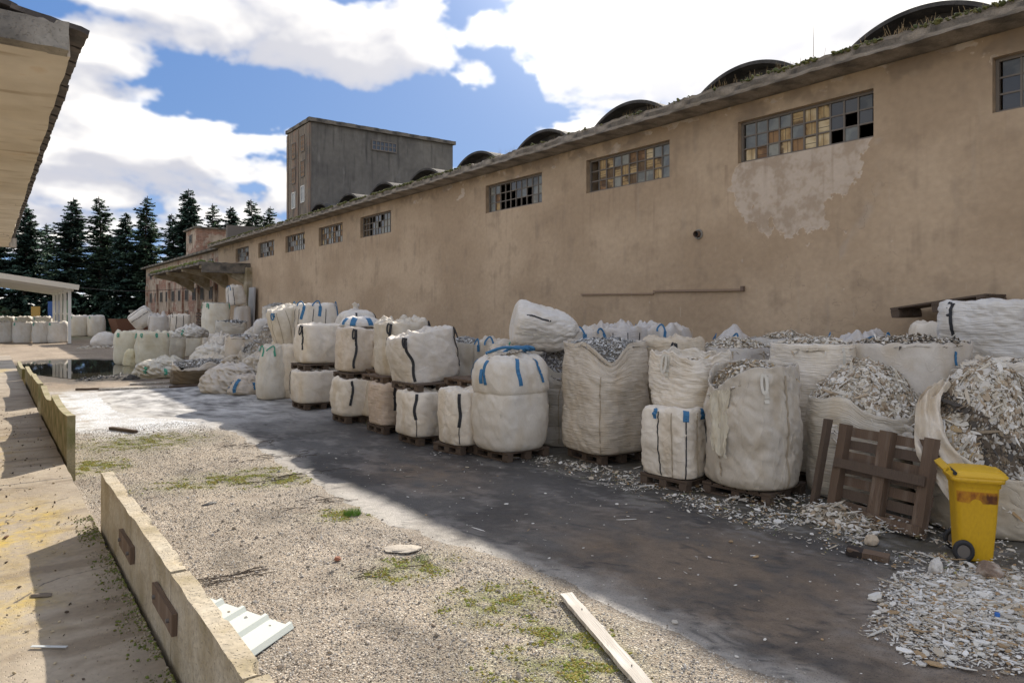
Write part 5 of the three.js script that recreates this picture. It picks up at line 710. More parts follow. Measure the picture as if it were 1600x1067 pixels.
bag('B4', 'bag with stitched dark grid lines near the wall', { n: 3.2, w: 0.95, crumple: 0.16, seams: [['black', 2.7, 0.5, 0.93], ['black', 2.2, 0.5, 0.93], ['black', 1.7, 0.5, 0.93]], tint: [0.60, 0.59, 0.60], ...MID });
bag('B5', 'bag with looped blue ropes on its top by the wall', { n: 3, w: 0.95, crumple: 0.15, straps: [['blue', C2, 0.9], ['blue', C1, 0.9]], loop: 'up', tint: [0.60, 0.59, 0.59], ...MID });
bag('B8', 'peaked white bag with a blue loop against the wall', { top: 'dome', profile: 'peak', n: 2.6, w: 0.85, h: 1.78, straps: [['blue', C2, 0.82], ['blue', C1, 0.84]], loop: 'up', strapW: 0.06, tint: [0.62, 0.61, 0.62], ...MID });
bag('B6', 'wide bag heaped with flat white chips in the second row', { fab: 1, top: 'open', n: 3, w: 1.1, h: 1.58, rim: 0.02, tint: [0.58, 0.565, 0.55], heap: [0.20, 2400, 0.04, WHITE, 0.95], seams: [['tan', 1.7, 0.4, 0.97, 0.03], ['tan', 2.6, 0.4, 0.97, 0.03]], ...MID });
bag('B7', 'chip-filled bag close to the wall behind the tall full bag', { top: 'open', n: 3, w: 0.95, h: 1.70, tint: [0.58, 0.57, 0.56], heap: [0.16, 1200, 0.04, WHITE, 0.95], ...MID });
bag('B9', 'bundle bag with broad blue straps low against the wall', { n: 3, w: 0.9, h: 1.74, crumple: 0.16, straps: [['blue', C2, 0.88], ['blue', C1, 0.9], ['blue', 1.6, 0.9]], strapW: 0.1, loop: 'up', tint: [0.60, 0.59, 0.60], ...MID });
bag('B10', 'open bag of dark brown and white flakes behind the two spilled bags', { fab: 3, top: 'open', n: 3, w: 1.18, h: 1.74, rim: 0.06, tint: [0.62, 0.59, 0.55], heap: [0.09, 1900, 0.04, [...DARK, ...DARK, ...WHITE], 0.98], straps: [['blue', C2, 0.86], ['blue', 1.9, 0.86]], strapW: 0.03, loop: 'none', ...MID });
bag('B11b', 'lower bag supporting the white ribbed bag by the wall', { n: 3, w: 1.0, h: 1.52, ...MID });
bag('B11', 'white ribbed bag with a black loop standing highest by the wall', { fab: 0, n: 3.2, w: 1.08, x: 10.28, y: 1.52, z: -3.55, h: 0.72, crease: 0.02, tint: [0.70, 0.70, 0.70], stain: 0.1, straps: [BK(C2 - 0.35, 0.05), ['blue', 1.2, 0.3]], crumple: 0.04 });
bag('B12', 'open bag with chips at the right edge of the picture', { top: 'open', n: 3, w: 1.05, h: 1.56, rim: 0.06, heap: [0.10, 1500, 0.045, WHITE, 0.93], seams: [['white', 2.0, 0.3, 0.95, 0.04]], ...MID });
bag('B13', 'hidden bag under the grey pallet by the wall', { n: 3, w: 0.85, x: 10.7, h: 1.95, ...MID });

// --- heap of bags at the end of the warehouse
const G2 = 'bulk bags heaped beyond the lane', GR = (a = C1, f = 0.84) => ['green', a, f];
const YW = [0.68, 0.65, 0.53], YS = [0.42, 0.38, 0.17];
bag('L1', 'yellowed bag with green loops standing in the puddle, leftmost', { group: G2, n: 3.2, w: 0.95, x: 4.5, tint: YW, stainColor: YS, straps: [GR(C1), GR(C2)], crumple: 0.12, ...FAR });
bag('L1s', 'small slumped yellowish sack leaning on the green-looped bags', { group: G2, profile: 'slump', top: 'dome', n: 2.3, w: 0.58, h: 0.68, tint: [0.66, 0.62, 0.45], stainColor: YS, ...FAR });
bag('L2', 'wide yellowed bag with green loops in the front of the heap', { group: G2, n: 3.6, w: 1.15, tint: YW, stainColor: YS, straps: [GR(C1), GR(3.0), GR(C0), GR(1.5)], crumple: 0.13, ...FAR });
bag('L3', 'bag with a green loop set back between two wide ones', { group: G2, n: 3.2, w: 0.9, x: 6.6, tint: [0.67, 0.65, 0.57], straps: [GR(C1)], crumple: 0.13, ...FAR });
bag('L4', 'pale bag with two green loops right of the wide yellowed one', { group: G2, n: 3.2, tint: [0.69, 0.67, 0.59], straps: [GR(C1), GR(1.9)], loop: 'up', crumple: 0.13, ...FAR });
bag('L5', 'plain pale bag under the dark-topped slumped bag', { group: G2, n: 3, tint: [0.62, 0.585, 0.53], seams: [['tan', 2.6, 0.1, 0.9]], crumple: 0.1, ...FAR });
bag('L6b', 'lower bag beneath the open green-looped bag', { group: G2, n: 3, ...FAR });
bag('L6', 'open green-looped bag of grey fill standing high in the heap', { group: G2, top: 'open', n: 3.0, tint: [0.70, 0.68, 0.60], rim: 0.05, straps: [GR(C1, 0.8), GR(C0, 0.8), GR(C2, 0.8)], heap: [0.06, 500, 0.06, GREY, 0.93], ...FAR });
bag('L7', 'slumped open bag with dark contents draped over its neighbours', { group: G2, top: 'open', n: 2.4, w: 1.3, d: 1.2, h: 0.62, y: 1.08, x: 8.5, z: -31.8, lump: 0.09, crease: 0.03, cut: [[1.4, 0.7, 0.1]], rim: 0.08, tint: [0.58, 0.56, 0.51], heap: [0.05, 700, 0.06, [[0.12, 0.12, 0.11], [0.2, 0.19, 0.17], [0.5, 0.5, 0.5]], 0.95], ...FAR });
bag('U1b', 'lower bag behind the heap, under the corded bag', { group: G2, n: 3, ...FAR });
bag('U1', 'upright white bag with four black cords on the heap', { group: G2, n: 3.4, h: 0.9, y: 1.05, seams: [['black', 2.0, 0.03, 0.95, 0.03], ['black', 2.6, 0.03, 0.95, 0.03], ['black', 3.2, 0.03, 0.95, 0.03], ['black', 1.4, 0.03, 0.95, 0.03]], straps: [BK(C1, 0.85)], loop: 'up', crumple: 0.1, ...FAR });
bag('U2b', 'lower bag behind the wide yellowed one', { group: G2, n: 3, ...FAR });
bag('U2', 'sagging white bag with a ragged peak on the heap', { group: G2, n: 2.6, y: 1.1, crumple: 0.28, tint: [0.58, 0.565, 0.55], seams: [['black', 2.9, 0.1, 0.9, 0.025]], ...FAR });
bag('U3b', 'lower bag at the back left of the heap', { group: G2, n: 3, ...FAR });
bag('U3', 'white corded bag tipped on its side at the back left', { group: G2, n: 3.4, w: 0.95, d: 0.9, h: 1.05, x: 6.0, y: 1.45, axis: [0.72, 0.55, 0.2], seams: [['black', 2.0, 0.03, 0.95, 0.03], ['black', 2.7, 0.03, 0.95, 0.03]], tint: [0.66, 0.64, 0.60], ...FAR });
bag('K1', 'tall grey bag under the concrete canopy by the wall', { group: G2, n: 3, w: 1.0, h: 2.4, taper: 0.22, tint: [0.56, 0.54, 0.52], ...FAR });
bag('K2', 'leaning white bag perched high under the concrete canopy', { group: G2, n: 3.4, w: 1.0, d: 0.9, h: 1.0, y: 2.46, tz: 0.16, taper: 0.25, seams: [['black', 2.0, 0.03, 0.95, 0.03], ['black', 2.7, 0.03, 0.95, 0.03], ['white', 1.5, 0.03, 0.95, 0.05]], straps: [['blue', C1, 0.8], ['blue', C2, 0.8]], loop: 'up', tint: [0.66, 0.64, 0.61], crumple: 0.2, ...FAR });
bag('R32b', 'lower bag against the wall behind the shredded heap', { group: G2, n: 3, tint: [0.5, 0.48, 0.45], ...FAR });
bag('R32', 'grey open bag brimming with shreds against the beige wall', { group: G2, top: 'open', n: 2.8, h: 0.98, tint: [0.56, 0.54, 0.5], rim: 0.05, crease: 0.03, heap: [0.16, 700, 0.05, GREY, 0.95], ...FAR });
bag('R31', 'round crumpled grey sack on the shredded heap', { group: G2, top: 'dome', n: 2.3, w: 0.85, h: 0.66, y: 1.2, lump: 0.09, crease: 0.03, tint: [0.55, 0.54, 0.53], ...FAR });
bag('S30', 'torn bag with hanging strips beside the tapering bag', { group: G2, top: 'open', n: 2.8, w: 0.82, h: 1.2, cut: [[2.9, 0.8, 0.3]], rim: 0.1, lump: 0.07, tint: [0.60, 0.56, 0.50], heap: [0.14, 500, 0.06, GREY, 0.9], ...FAR });
bag('S31', 'pinkish bag topped with brown scraps in the shredded heap', { group: G2, top: 'open', n: 2.8, w: 0.85, h: 1.3, rim: 0.1, tint: [0.62, 0.57, 0.50], heap: [0.12, 600, 0.06, [...GREY, [0.16, 0.11, 0.07]], 0.95], ...FAR });
bag('brown', 'mud-brown collapsed bag with a pale torn top in front of the heap', { group: G2, top: 'open', n: 2.6, w: 1.75, d: 1.4, h: 0.62, lump: 0.10, crease: 0.03, rim: 0.14, cut: [[2.2, 0.7, 0.08]], band: [0.72, [0.17, 0.13, 0.08]], tint: [0.60, 0.57, 0.53], heap: [0.12, 1100, 0.055, GREY, 0.92], res: [64, 40] });
bag('sheet', 'flattened pale bag with green straps sprawled by the puddle', { group: G2, profile: 'slump', top: 'dome', n: 2.2, w: 1.6, d: 1.3, h: 0.62, lump: 0.2, crease: 0.05, diag: 1, crumple: 0.2, tint: [0.60, 0.59, 0.53], straps: [['green', C1, 0.2, 0.6], ['green', 1.5, 0.1, 0.5]], loop: 'none', strapW: 0.1, res: [64, 40] });
bag('torn', 'flattened white bag spread at the foot of the shredded heap', { group: G2, profile: 'slump', top: 'dome', n: 2.2, w: 1.7, d: 1.6, h: 0.72, lump: 0.14, crease: 0.05, diag: 1, crumple: 0.15, tint: [0.60, 0.57, 0.53], res: [72, 44] });
bag('bund', 'crumpled bundle with blue straps at the edge of the lane', { group: G2, profile: 'slump', top: 'dome', n: 2.4, w: 0.95, d: 0.8, h: 0.5, lump: 0.12, crease: 0.05, crumple: 0.15, tint: [0.60, 0.56, 0.52], straps: [['blue', C1, 0.15, 0.8], ['blue', 1.3, 0.1, 0.6], ['blue', 3.3, 0.1, 0.7]], strapW: 0.09, loop: 'none', res: [64, 40] });
D.x1 = [6.9, -24.6, 1.3, 0.55, 0.7]; D.x2 = [7.6, -22.2, 1.2, 0.75, 0.7]; D.x3 = [7.2, -28.2, 1.4, 0.35, 0.9]; D.x4 = [5.75, -20.9, 0.9, 0.35, 0.55]; D.x5 = [7.7, -19.2, 1.1, 0.9, 0.75]; D.x6 = [5.75, -23.6, 1.25, 0.0, 0.75]; D.x7 = [5.95, -19.5, 1.0, 0.35, 0.6]; D.x8 = [6.4, -26.6, 1.5, 0.0, 0.95]; D.x9 = [5.0, -26.6, 1.3, 0.0, 0.55]; D.x10 = [7.9, -25.6, 1.3, 0.95, 0.7]; D.x11 = [6.9, -32.0, 1.4, 1.0, 0.5]; D.x12 = [6.9, -18.6, 0.9, 1.05, 0.6];
const CR = { group: G2, profile: 'slump', top: 'dome', n: 2.3, lump: 0.16, crease: 0.05, fold: 0.07, diag: 0.8, crumple: 0.22, res: [64, 40] };
bag('x1', 'empty crumpled white sack sagging over the shredded heap', { ...CR, tint: [0.62, 0.60, 0.57] });
bag('x2', 'collapsed grey-white sack against the back of the shredded heap', { ...CR, tint: [0.52, 0.50, 0.48], straps: [['blue', C1, 0.2, 0.8]], strapW: 0.08 });
bag('x3', 'deflated pale sack between the heap and the plain pale bag', { ...CR, tint: [0.60, 0.57, 0.52] });
bag('x4', 'torn scrap sack with dark bits above the crumpled bundle', { ...CR, tint: [0.50, 0.46, 0.40], band: [0.3, [0.2, 0.17, 0.14]] });
bag('x6', 'slumped cream sack filling the gap behind the mud-brown bag', { ...CR, tint: [0.66, 0.62, 0.55] });
bag('x7', 'small torn sack lying on the slope of shreds', { ...CR, tint: [0.58, 0.55, 0.50], straps: [['blue', 1.4, 0.2, 0.7]], strapW: 0.07 });
bag('x8', 'broad sagging sack at the foot of the heap, behind the sprawled bag', { ...CR, tint: [0.64, 0.62, 0.57] });
bag('x9', 'low flattened sack at the edge of the puddle', { ...CR, tint: [0.58, 0.57, 0.50] });
bag('x10', 'grey crumpled sack high on the heap near the wall', { ...CR, tint: [0.54, 0.53, 0.51] });
bag('x11', 'flat empty sack thrown over the green-looped bags', { ...CR, tint: [0.62, 0.61, 0.58], straps: [['green', C1, 0.2, 0.7]], strapW: 0.07 });
bag('x12', 'dusty sack wedged behind the slim cream bag', { ...CR, tint: [0.57, 0.54, 0.49] });
bag('x5', 'bulging sack behind the tilted blue-tabbed bag', { ...CR, tint: [0.60, 0.585, 0.56] });
bag('lump', 'lone white slumped bag on the open yard', { group: G2, profile: 'slump', top: 'dome', n: 2.8, w: 1.5, d: 1.3, h: 0.85, lump: 0.12, crumple: 0.1, tint: [0.68, 0.66, 0.63], ...FAR });
// --- row under the white shelter
const G3 = 'white bags under the steel shelter';
const row = [['c1', 'white bag at the left edge of the shelter row'], ['c2', 'second white bag from the left under the shelter'], ['c3', 'third white bag in the shelter row'], ['c4', 'white bag beside the end post of the shelter'], ['c5', 'tall white bag standing just right of the shelter post'], ['c6', 'tall white bag next to the rusty skip'], ['c7', 'white bag in the back row, left, under the shelter'], ['c8', 'white bag in the back row, middle, under the shelter'], ['c9', 'white bag in the back row near the shelter posts']];
for (const [k, l] of row) bag(k, l, { group: G3, n: 3.2, lump: 0.06, crumple: 0.14, tint: [0.68, 0.665, 0.63], stain: 0.3, straps: [GR(C1, 0.84), GR(C2, 0.84)], ...FAR });

// ---------------------------------------------------------------- pallets
const palletGeo = {};
function pallet(label, x, y, z, ry = 0, w = 1.0, d = 0.9, h = 0.135, tilt = 0, mat = 0) {
  const t = thing('pallet', label, 'pallet', [x, y, z], ry, 'wooden pallets'); t.rotation.set(tilt, ry, 0, 'YXZ');
  const k = [w, d, h].join(), m = palletMats[mat], bh = h * 0.56, th = h * 0.16, v = palletGeo[k] ??= { top: [1, 2, 3].map((s) => roughBox(w, th, 0.115, s, 0.003, 0.2)), block: roughBox(0.12, bh, 0.1, 4, 0.004, 0.1), run: roughBox(0.1, th, d, 5, 0.003, 0.2) };
  for (let i = 0; i < 6; i++) mesh('top_board', v.top[i % 3], m, t).position.set(0, h - th / 2, -d / 2 + 0.06 + i * (d - 0.12) / 5);
  for (const a of [-1, 0, 1]) { mesh('bearer', v.run, m, t).position.set(a * (w / 2 - 0.06), h - th * 1.55, 0); mesh('bottom_board', v.run, m, t).position.set(a * (w / 2 - 0.06), th / 2, 0); for (const b of [-1, 0, 1]) mesh('block', v.block, m, t).position.set(a * (w / 2 - 0.06), th + bh / 2 - 0.002, b * (d / 2 - 0.06)); }
  return t;
}
for (const [x, z, ry, w, d, l] of [[7.08, -4.83, 0.1, 1.0, 1.0, 'low dark pallet under the torn round bag'], [6.74, -5.65, 0.1, 0.8, 0.8, 'pallet under the quilted bag'], [7.09, -7.27, -0.1, 0.95, 0.95, 'pallet under the folded-corner bag'], [6.11, -8.24, 0.05, 0.95, 0.95, 'pallet under the blue-strapped bag'], [5.72, -8.98, 0.2, 0.72, 0.72, 'reddish pallet under the short single bag'], [5.69, -9.94, 0, 0.85, 0.8, 'ground pallet under the tilted-bag stack'], [5.72, -11.2, 0, 0.85, 0.8, 'low pallet under the pinkish bag'], [5.98, -12.19, 0, 0.7, 0.7, 'pallet under the narrow slanting bag'], [5.66, -12.66, 0, 0.8, 0.8, 'ground pallet under the second stack'], [5.78, -14.95, 0, 1.0, 0.95, 'ground pallet under the tall far stack'], [8.41, -4.84, 0, 1.0, 1.0, 'pallet under the tall full bag'], [7.95, -6.81, 0, 0.8, 0.8, 'pallet under the tall narrow beige bag']]) pallet(l, x + 0.03, 0.008, z - 0.02, ry, w * 0.84, d * 0.84, 0.13, 0, 1);
pallet('dark pallet carrying the tilted bag on the stack', 5.79, 0.855, -10.05, 0.02, 0.92, 0.85, 0.11, 0, 1);
pallet('dark pallet between the two bags of the second stack', 5.79, 0.835, -12.78, 0, 0.74, 0.72, 0.10, 0, 1);
pallet('dark pallet between the two bags of the far stack', 5.88, 0.835, -15.05, 0, 0.95, 0.88, 0.13, 0, 1);
pallet('pallet under the slouching bag', 5.9, 0.875, -11.4, 0, 0.95, 0.85, 0.10);
pallet('pallet under the wedged pale bag', 6.2, 0.895, -12.35, 0, 0.8, 0.7, 0.11);
pallet('empty pallet projecting beside the tilted bag', 6.35, 0.93, -9.35, 0.1, 0.9, 0.8, 0.12);
pallet('grey pallet lying across the bags against the wall', 11.05, 2.10, -4.35, Math.PI / 2, 1.25, 0.75, 0.15, 0, 1).rotation.set(0, -Math.PI / 2, 0.15, 'YXZ');
{ // pallet leaning against the heaped bag
  const t = thing('leaning_pallet', 'weathered brown pallet leaning upright against the heaped bag', 'pallet', [6.95, 0.02, -3.42], -1.74); t.scale.setScalar(0.92); t.rotation.set(-0.24, -1.74, 0, 'YXZ');
  for (let i = 0; i < 7; i++) { const b = mesh('slat', roughBox(1.1, 0.105, 0.022, i, 0.004, 0.15), palletMats[i % 2], t); b.position.set((i % 3 - 1) * 0.008, 0.10 + i * 0.138, -0.075); b.rotation.z = (i % 2 - 0.5) * 0.015; }
  for (const [x, w] of [[-0.50, 0.10], [0.02, 0.14], [0.50, 0.11]]) { mesh('stringer', roughBox(w, 1.0, 0.10, x * 7 + 9, 0.006, 0.12), palletMats[0], t).position.set(x, 0.50, -0.012); }
  mesh('cross_board', roughBox(1.06, 0.10, 0.024, 2, 0.005, 0.15), palletMats[1], t).position.set(0.0, 0.56, 0.055); mesh('cross_board', roughBox(0.95, 0.10, 0.024, 3, 0.005, 0.15), palletMats[0], t).position.set(0.08, 0.06, 0.055);
  const s = mesh('outer_rail', roughBox(0.055, 1.05, 0.09, 6, 0.005, 0.12), palletMats[1], t); s.position.set(-0.66, 0.50, 0.10); s.rotation.set(0.12, 0, -0.10);
}

// ---------------------------------------------------------------- yellow wheeled bin
{
  const t = thing('wheeled_bin', 'yellow plastic wheeled bin with brown scorch stain and closed lid', 'bin', [6.74, 0.01, -2.46], -1.0); t.scale.set(0.76, 0.88, 0.78);
  const loft = (rows, n = 48) => { const P = [], U = [], I = []; rows.forEach(([y, a, b, e, ox = 0], j) => { for (let i = 0; i <= n; i++) { const th = i / n * 6.2832, c = Math.cos(th), s = Math.sin(th), r = Math.pow(Math.abs(c) ** e + Math.abs(s) ** e, -1 / e); P.push(c * r * a + ox, y, s * r * b); U.push(i / n, y / 0.85); if (i && j) { const k = j * (n + 1) + i; I.push(k - n - 2, k, k - n - 1, k - n - 2, k - 1, k); } } }); const g = new THREE.BufferGeometry(); g.setAttribute('position', new THREE.Float32BufferAttribute(P, 3)); g.setAttribute('uv', new THREE.Float32BufferAttribute(U, 2)); for (let q = 0; q < I.length; q += 3) { const s = I[q]; I[q] = I[q + 1]; I[q + 1] = s; } g.setIndex(I); g.computeVertexNormals(); return g; };
  const sm = tex(1024, 512, (u, v) => { const n = fbm(u * 26, v * 7, 2, 5), n2 = fbm(u * 60, v * 16, 7, 4); let c = lerp3([0.62, 0.37, 0.010], [0.54, 0.31, 0.010], clamp(n2 + 0.4)); const inU = smooth(0.120, 0.135, u) * smooth(0.392, 0.378, u), b = inU * smooth(0.655, 0.675, v - 0.02 * n) * smooth(0.80, 0.785, v), arch = smooth(0.0, 0.02, Math.hypot((u - 0.262) / 0.05, (v - 0.62 - 0.02 * n) / 0.09) - 1); c = lerp3(c, [0.40, 0.135, 0.012], clamp(b * (0.75 + 0.9 * n) * arch)); c = lerp3(c, [0.10, 0.032, 0.012], clamp(b * arch * (smooth(0.245, 0.19, u) * 0.75 + 0.15 + n * 1.5) * smooth(0.80, 0.74, v + 0.05 * n2))); c = lerp3(c, [0.30, 0.22, 0.06], clamp(n2 * 1.5 - 0.45)); return S3(c); });
  const yel = std({ map: sm, roughness: 0.42 }), yel2 = std({ color: rgb(0.62, 0.37, 0.010), roughness: 0.42 });
  mesh('body', loft([[0.0, 0.001, 0.001, 4, -0.01], [0.0, 0.155, 0.17, 6, -0.01], [0.02, 0.168, 0.183, 7, -0.008], [0.4, 0.195, 0.205, 7], [0.71, 0.215, 0.225, 7], [0.715, 0.228, 0.238, 7], [0.76, 0.232, 0.242, 7], [0.765, 0.262, 0.265, 7], [0.805, 0.266, 0.268, 7], [0.805, 0.235, 0.24, 7]]), yel, t);
  const lid = mesh('lid', loft([[0.806, 0.27, 0.262, 7, 0.015], [0.822, 0.278, 0.268, 6, 0.02], [0.85, 0.262, 0.25, 5, 0.012], [0.868, 0.20, 0.19, 4, 0.0], [0.872, 0.001, 0.001, 3, 0]]), yel2, t);
  mesh('lid_rib', roughBox(0.09, 0.022, 0.20, 2, 0.002, 0.05).translate(0.20, 0.858, 0), yel2, lid);
  mesh('handle', [box(0.07, 0.035, 0.46, -0.30, 0.875, 0, 0, 0, 0.5), box(0.10, 0.05, 0.03, -0.265, 0.84, 0.215, 0, 0, -0.6), box(0.10, 0.05, 0.03, -0.265, 0.84, -0.215, 0, 0, -0.6)], yel2, t);
  mesh('hinge', new THREE.CylinderGeometry(0.02, 0.02, 0.50, 12).rotateX(Math.PI / 2).translate(-0.225, 0.842, 0), rubberMat, t);
  for (const s of [-1, 1]) { const w = mesh('wheel', new THREE.TorusGeometry(0.082, 0.026, 10, 28).translate(-0.14, 0.105, s * 0.225), rubberMat, t); mesh('rim', new THREE.CylinderGeometry(0.066, 0.066, 0.03, 20).rotateX(Math.PI / 2).translate(-0.14, 0.105, s * 0.225), darkSteel, w); }
  mesh('axle', new THREE.CylinderGeometry(0.012, 0.012, 0.46, 8).rotateX(Math.PI / 2).translate(-0.14, 0.105, 0), darkSteel, t);
}

// ---------------------------------------------------------------- loose chips on the ground
{
  const R = rng(51), L1 = [], L2 = [], L3 = [], up = V(0, 1, 0), BR = [[0.60, 0.57, 0.51], [0.50, 0.46, 0.39], [0.68, 0.66, 0.61], [0.42, 0.36, 0.27], [0.56, 0.53, 0.46], [0.34, 0.23, 0.12], [0.62, 0.60, 0.55]];
  for (let i = 0; i < 120000 && L1.length < 11000; i++) {
    const x = 4.3 + R() * 3.0, z = -3.1 + R() * 2.6, u = (x - 5.55) / 1.15, v = (z + 2.02) / 0.62, rr = Math.hypot(u - v * 0.1, v + u * 0.25) + 0.45 * fbm(x * 2.2, z * 2.2, 3, 4); if (rr > 1.0 || R() < rr * rr * 0.95) continue;
    L1.push(chip(R, V(x, 0.008 + 0.012 * R() + 0.03 * Math.max(0, 0.6 - rr), z), up, R() < 0.12 ? 0.048 : 0.021, BR, 0.25));
  }
  tag(copies('spilled_chips', plate, chipMat, L1), 'spill of bright white flat chips on the lane before the bin', 'chips');
  for (let i = 0; i < 90000 && L2.length < 6500; i++) {
    const z = -9.2 + R() * 8, k = smooth(-9.2, -3.5, z), c = mix(6.25, 6.55, k), w = mix(0.16, 0.42, k), x = c + (R() + R() - 1) * w * 1.8; if (R() > 0.12 + 0.9 * k || fbm(x * 2.5, z * 2.5, 1, 3) < -0.12) continue;
    const col = R(); L2.push(chip(R, V(x, 0.008 + 0.02 * R() * k + 0.10 * k * smooth(6.45, 7.1, x), z), up, col < 0.8 ? 0.020 : 0.045, col < 0.12 ? [[0.34, 0.2, 0.07], [0.28, 0.25, 0.08], [0.15, 0.18, 0.07]] : BR, 0.45));
  }
  tag(copies('scattered_chips', plate, chipMat, L2), 'scatter of small chips along the feet of the bags', 'chips');
  for (let i = 0; i < 420; i++) { const z = -10 + R() * 9.5, x = 3.6 + R() * 2.8; L3.push(chip(R, V(x, 0.008, z), up, 0.028, BR, 0.15)); }
  tag(copies('stray_chips', plate, chipMat, L3), 'stray white flecks strewn over the dark lane', 'chips');
}
function mound(name, label, x, z, rx, rz, h, n, size, pal, seed) {
  const g = grid(spaced([[-1, 34], [1]]), spaced([[-1, 34], [1]]), (u, v) => { const r = Math.hypot(u, v) + 0.18 * noise3(u * 2.5 + seed, v * 2.5, 1); return Math.max(-0.05, h * (Math.cos(Math.min(1, r) * 3.1416) * 0.5 + 0.5) * (1 + 0.35 * fbm(u * 3, v * 3, seed, 4)) - 0.03); }, (u, v) => { const f = 1.5 + noise3(u * 9, v * 9, seed); return [pal[0][0] * f * 2, pal[0][1] * f * 2, pal[0][2] * f * 2]; });
  { const p = g.attributes.position; for (let i = 0; i < p.count; i++) p.setXYZ(i, p.getX(i) * rx, p.getY(i), p.getZ(i) * rz); g.computeVertexNormals(); }
  const t = thing(name, label, 'heap', [x, 0, z]); mesh('heap', g, chipBase, t); const R = rng(seed), L = [], p = g.attributes.position, nn = g.attributes.normal;
  for (let i = 0; i < n; i++) { const k = Math.floor(R() * p.count); if (p.getY(k) < 0) continue; L.push(chip(R, V(p.getX(k) + (R() - 0.5) * rx * 0.07, p.getY(k) + 0.02, p.getZ(k) + (R() - 0.5) * rz * 0.07), V(nn.getX(k), nn.getY(k), nn.getZ(k)), size, pal, 0.7)); }
  copies('chips', plate, chipMat, L, t); return t;
}
mound('chip_heap', 'slope of shredded grey-white scrap between the torn bags', 6.6, -20.6, 1.35, 2.3, 1.65, 6500, 0.075, GREY, 61);
mound('chip_heap', 'grey scrap heap behind the upright corded bag', 8.6, -38.2, 2.4, 2.6, 1.1, 2200, 0.10, GREY, 62);
mound('chip_heap', 'grey scrap heap between the wall and the canopy bags', 9.6, -29.5, 1.4, 3.0, 1.5, 2600, 0.09, GREY, 63);
mound('chip_heap', 'small heap of white chips at the foot of the leaning pallet', 6.85, -3.7, 0.42, 0.55, 0.16, 900, 0.06, WHITE, 64);
mound('mud_bank', 'low dark bank of wet sludge beside the puddle', 3.3, -25.0, 1.7, 0.7, 0.16, 900, 0.07, [[0.10, 0.10, 0.10], [0.2, 0.2, 0.2], [0.06, 0.06, 0.06]], 65);
mound('chip_heap', 'thin patch of white powder chips on the far yard', 4.9, -47, 1.5, 1.6, 0.10, 700, 0.12, WHITE, 66);

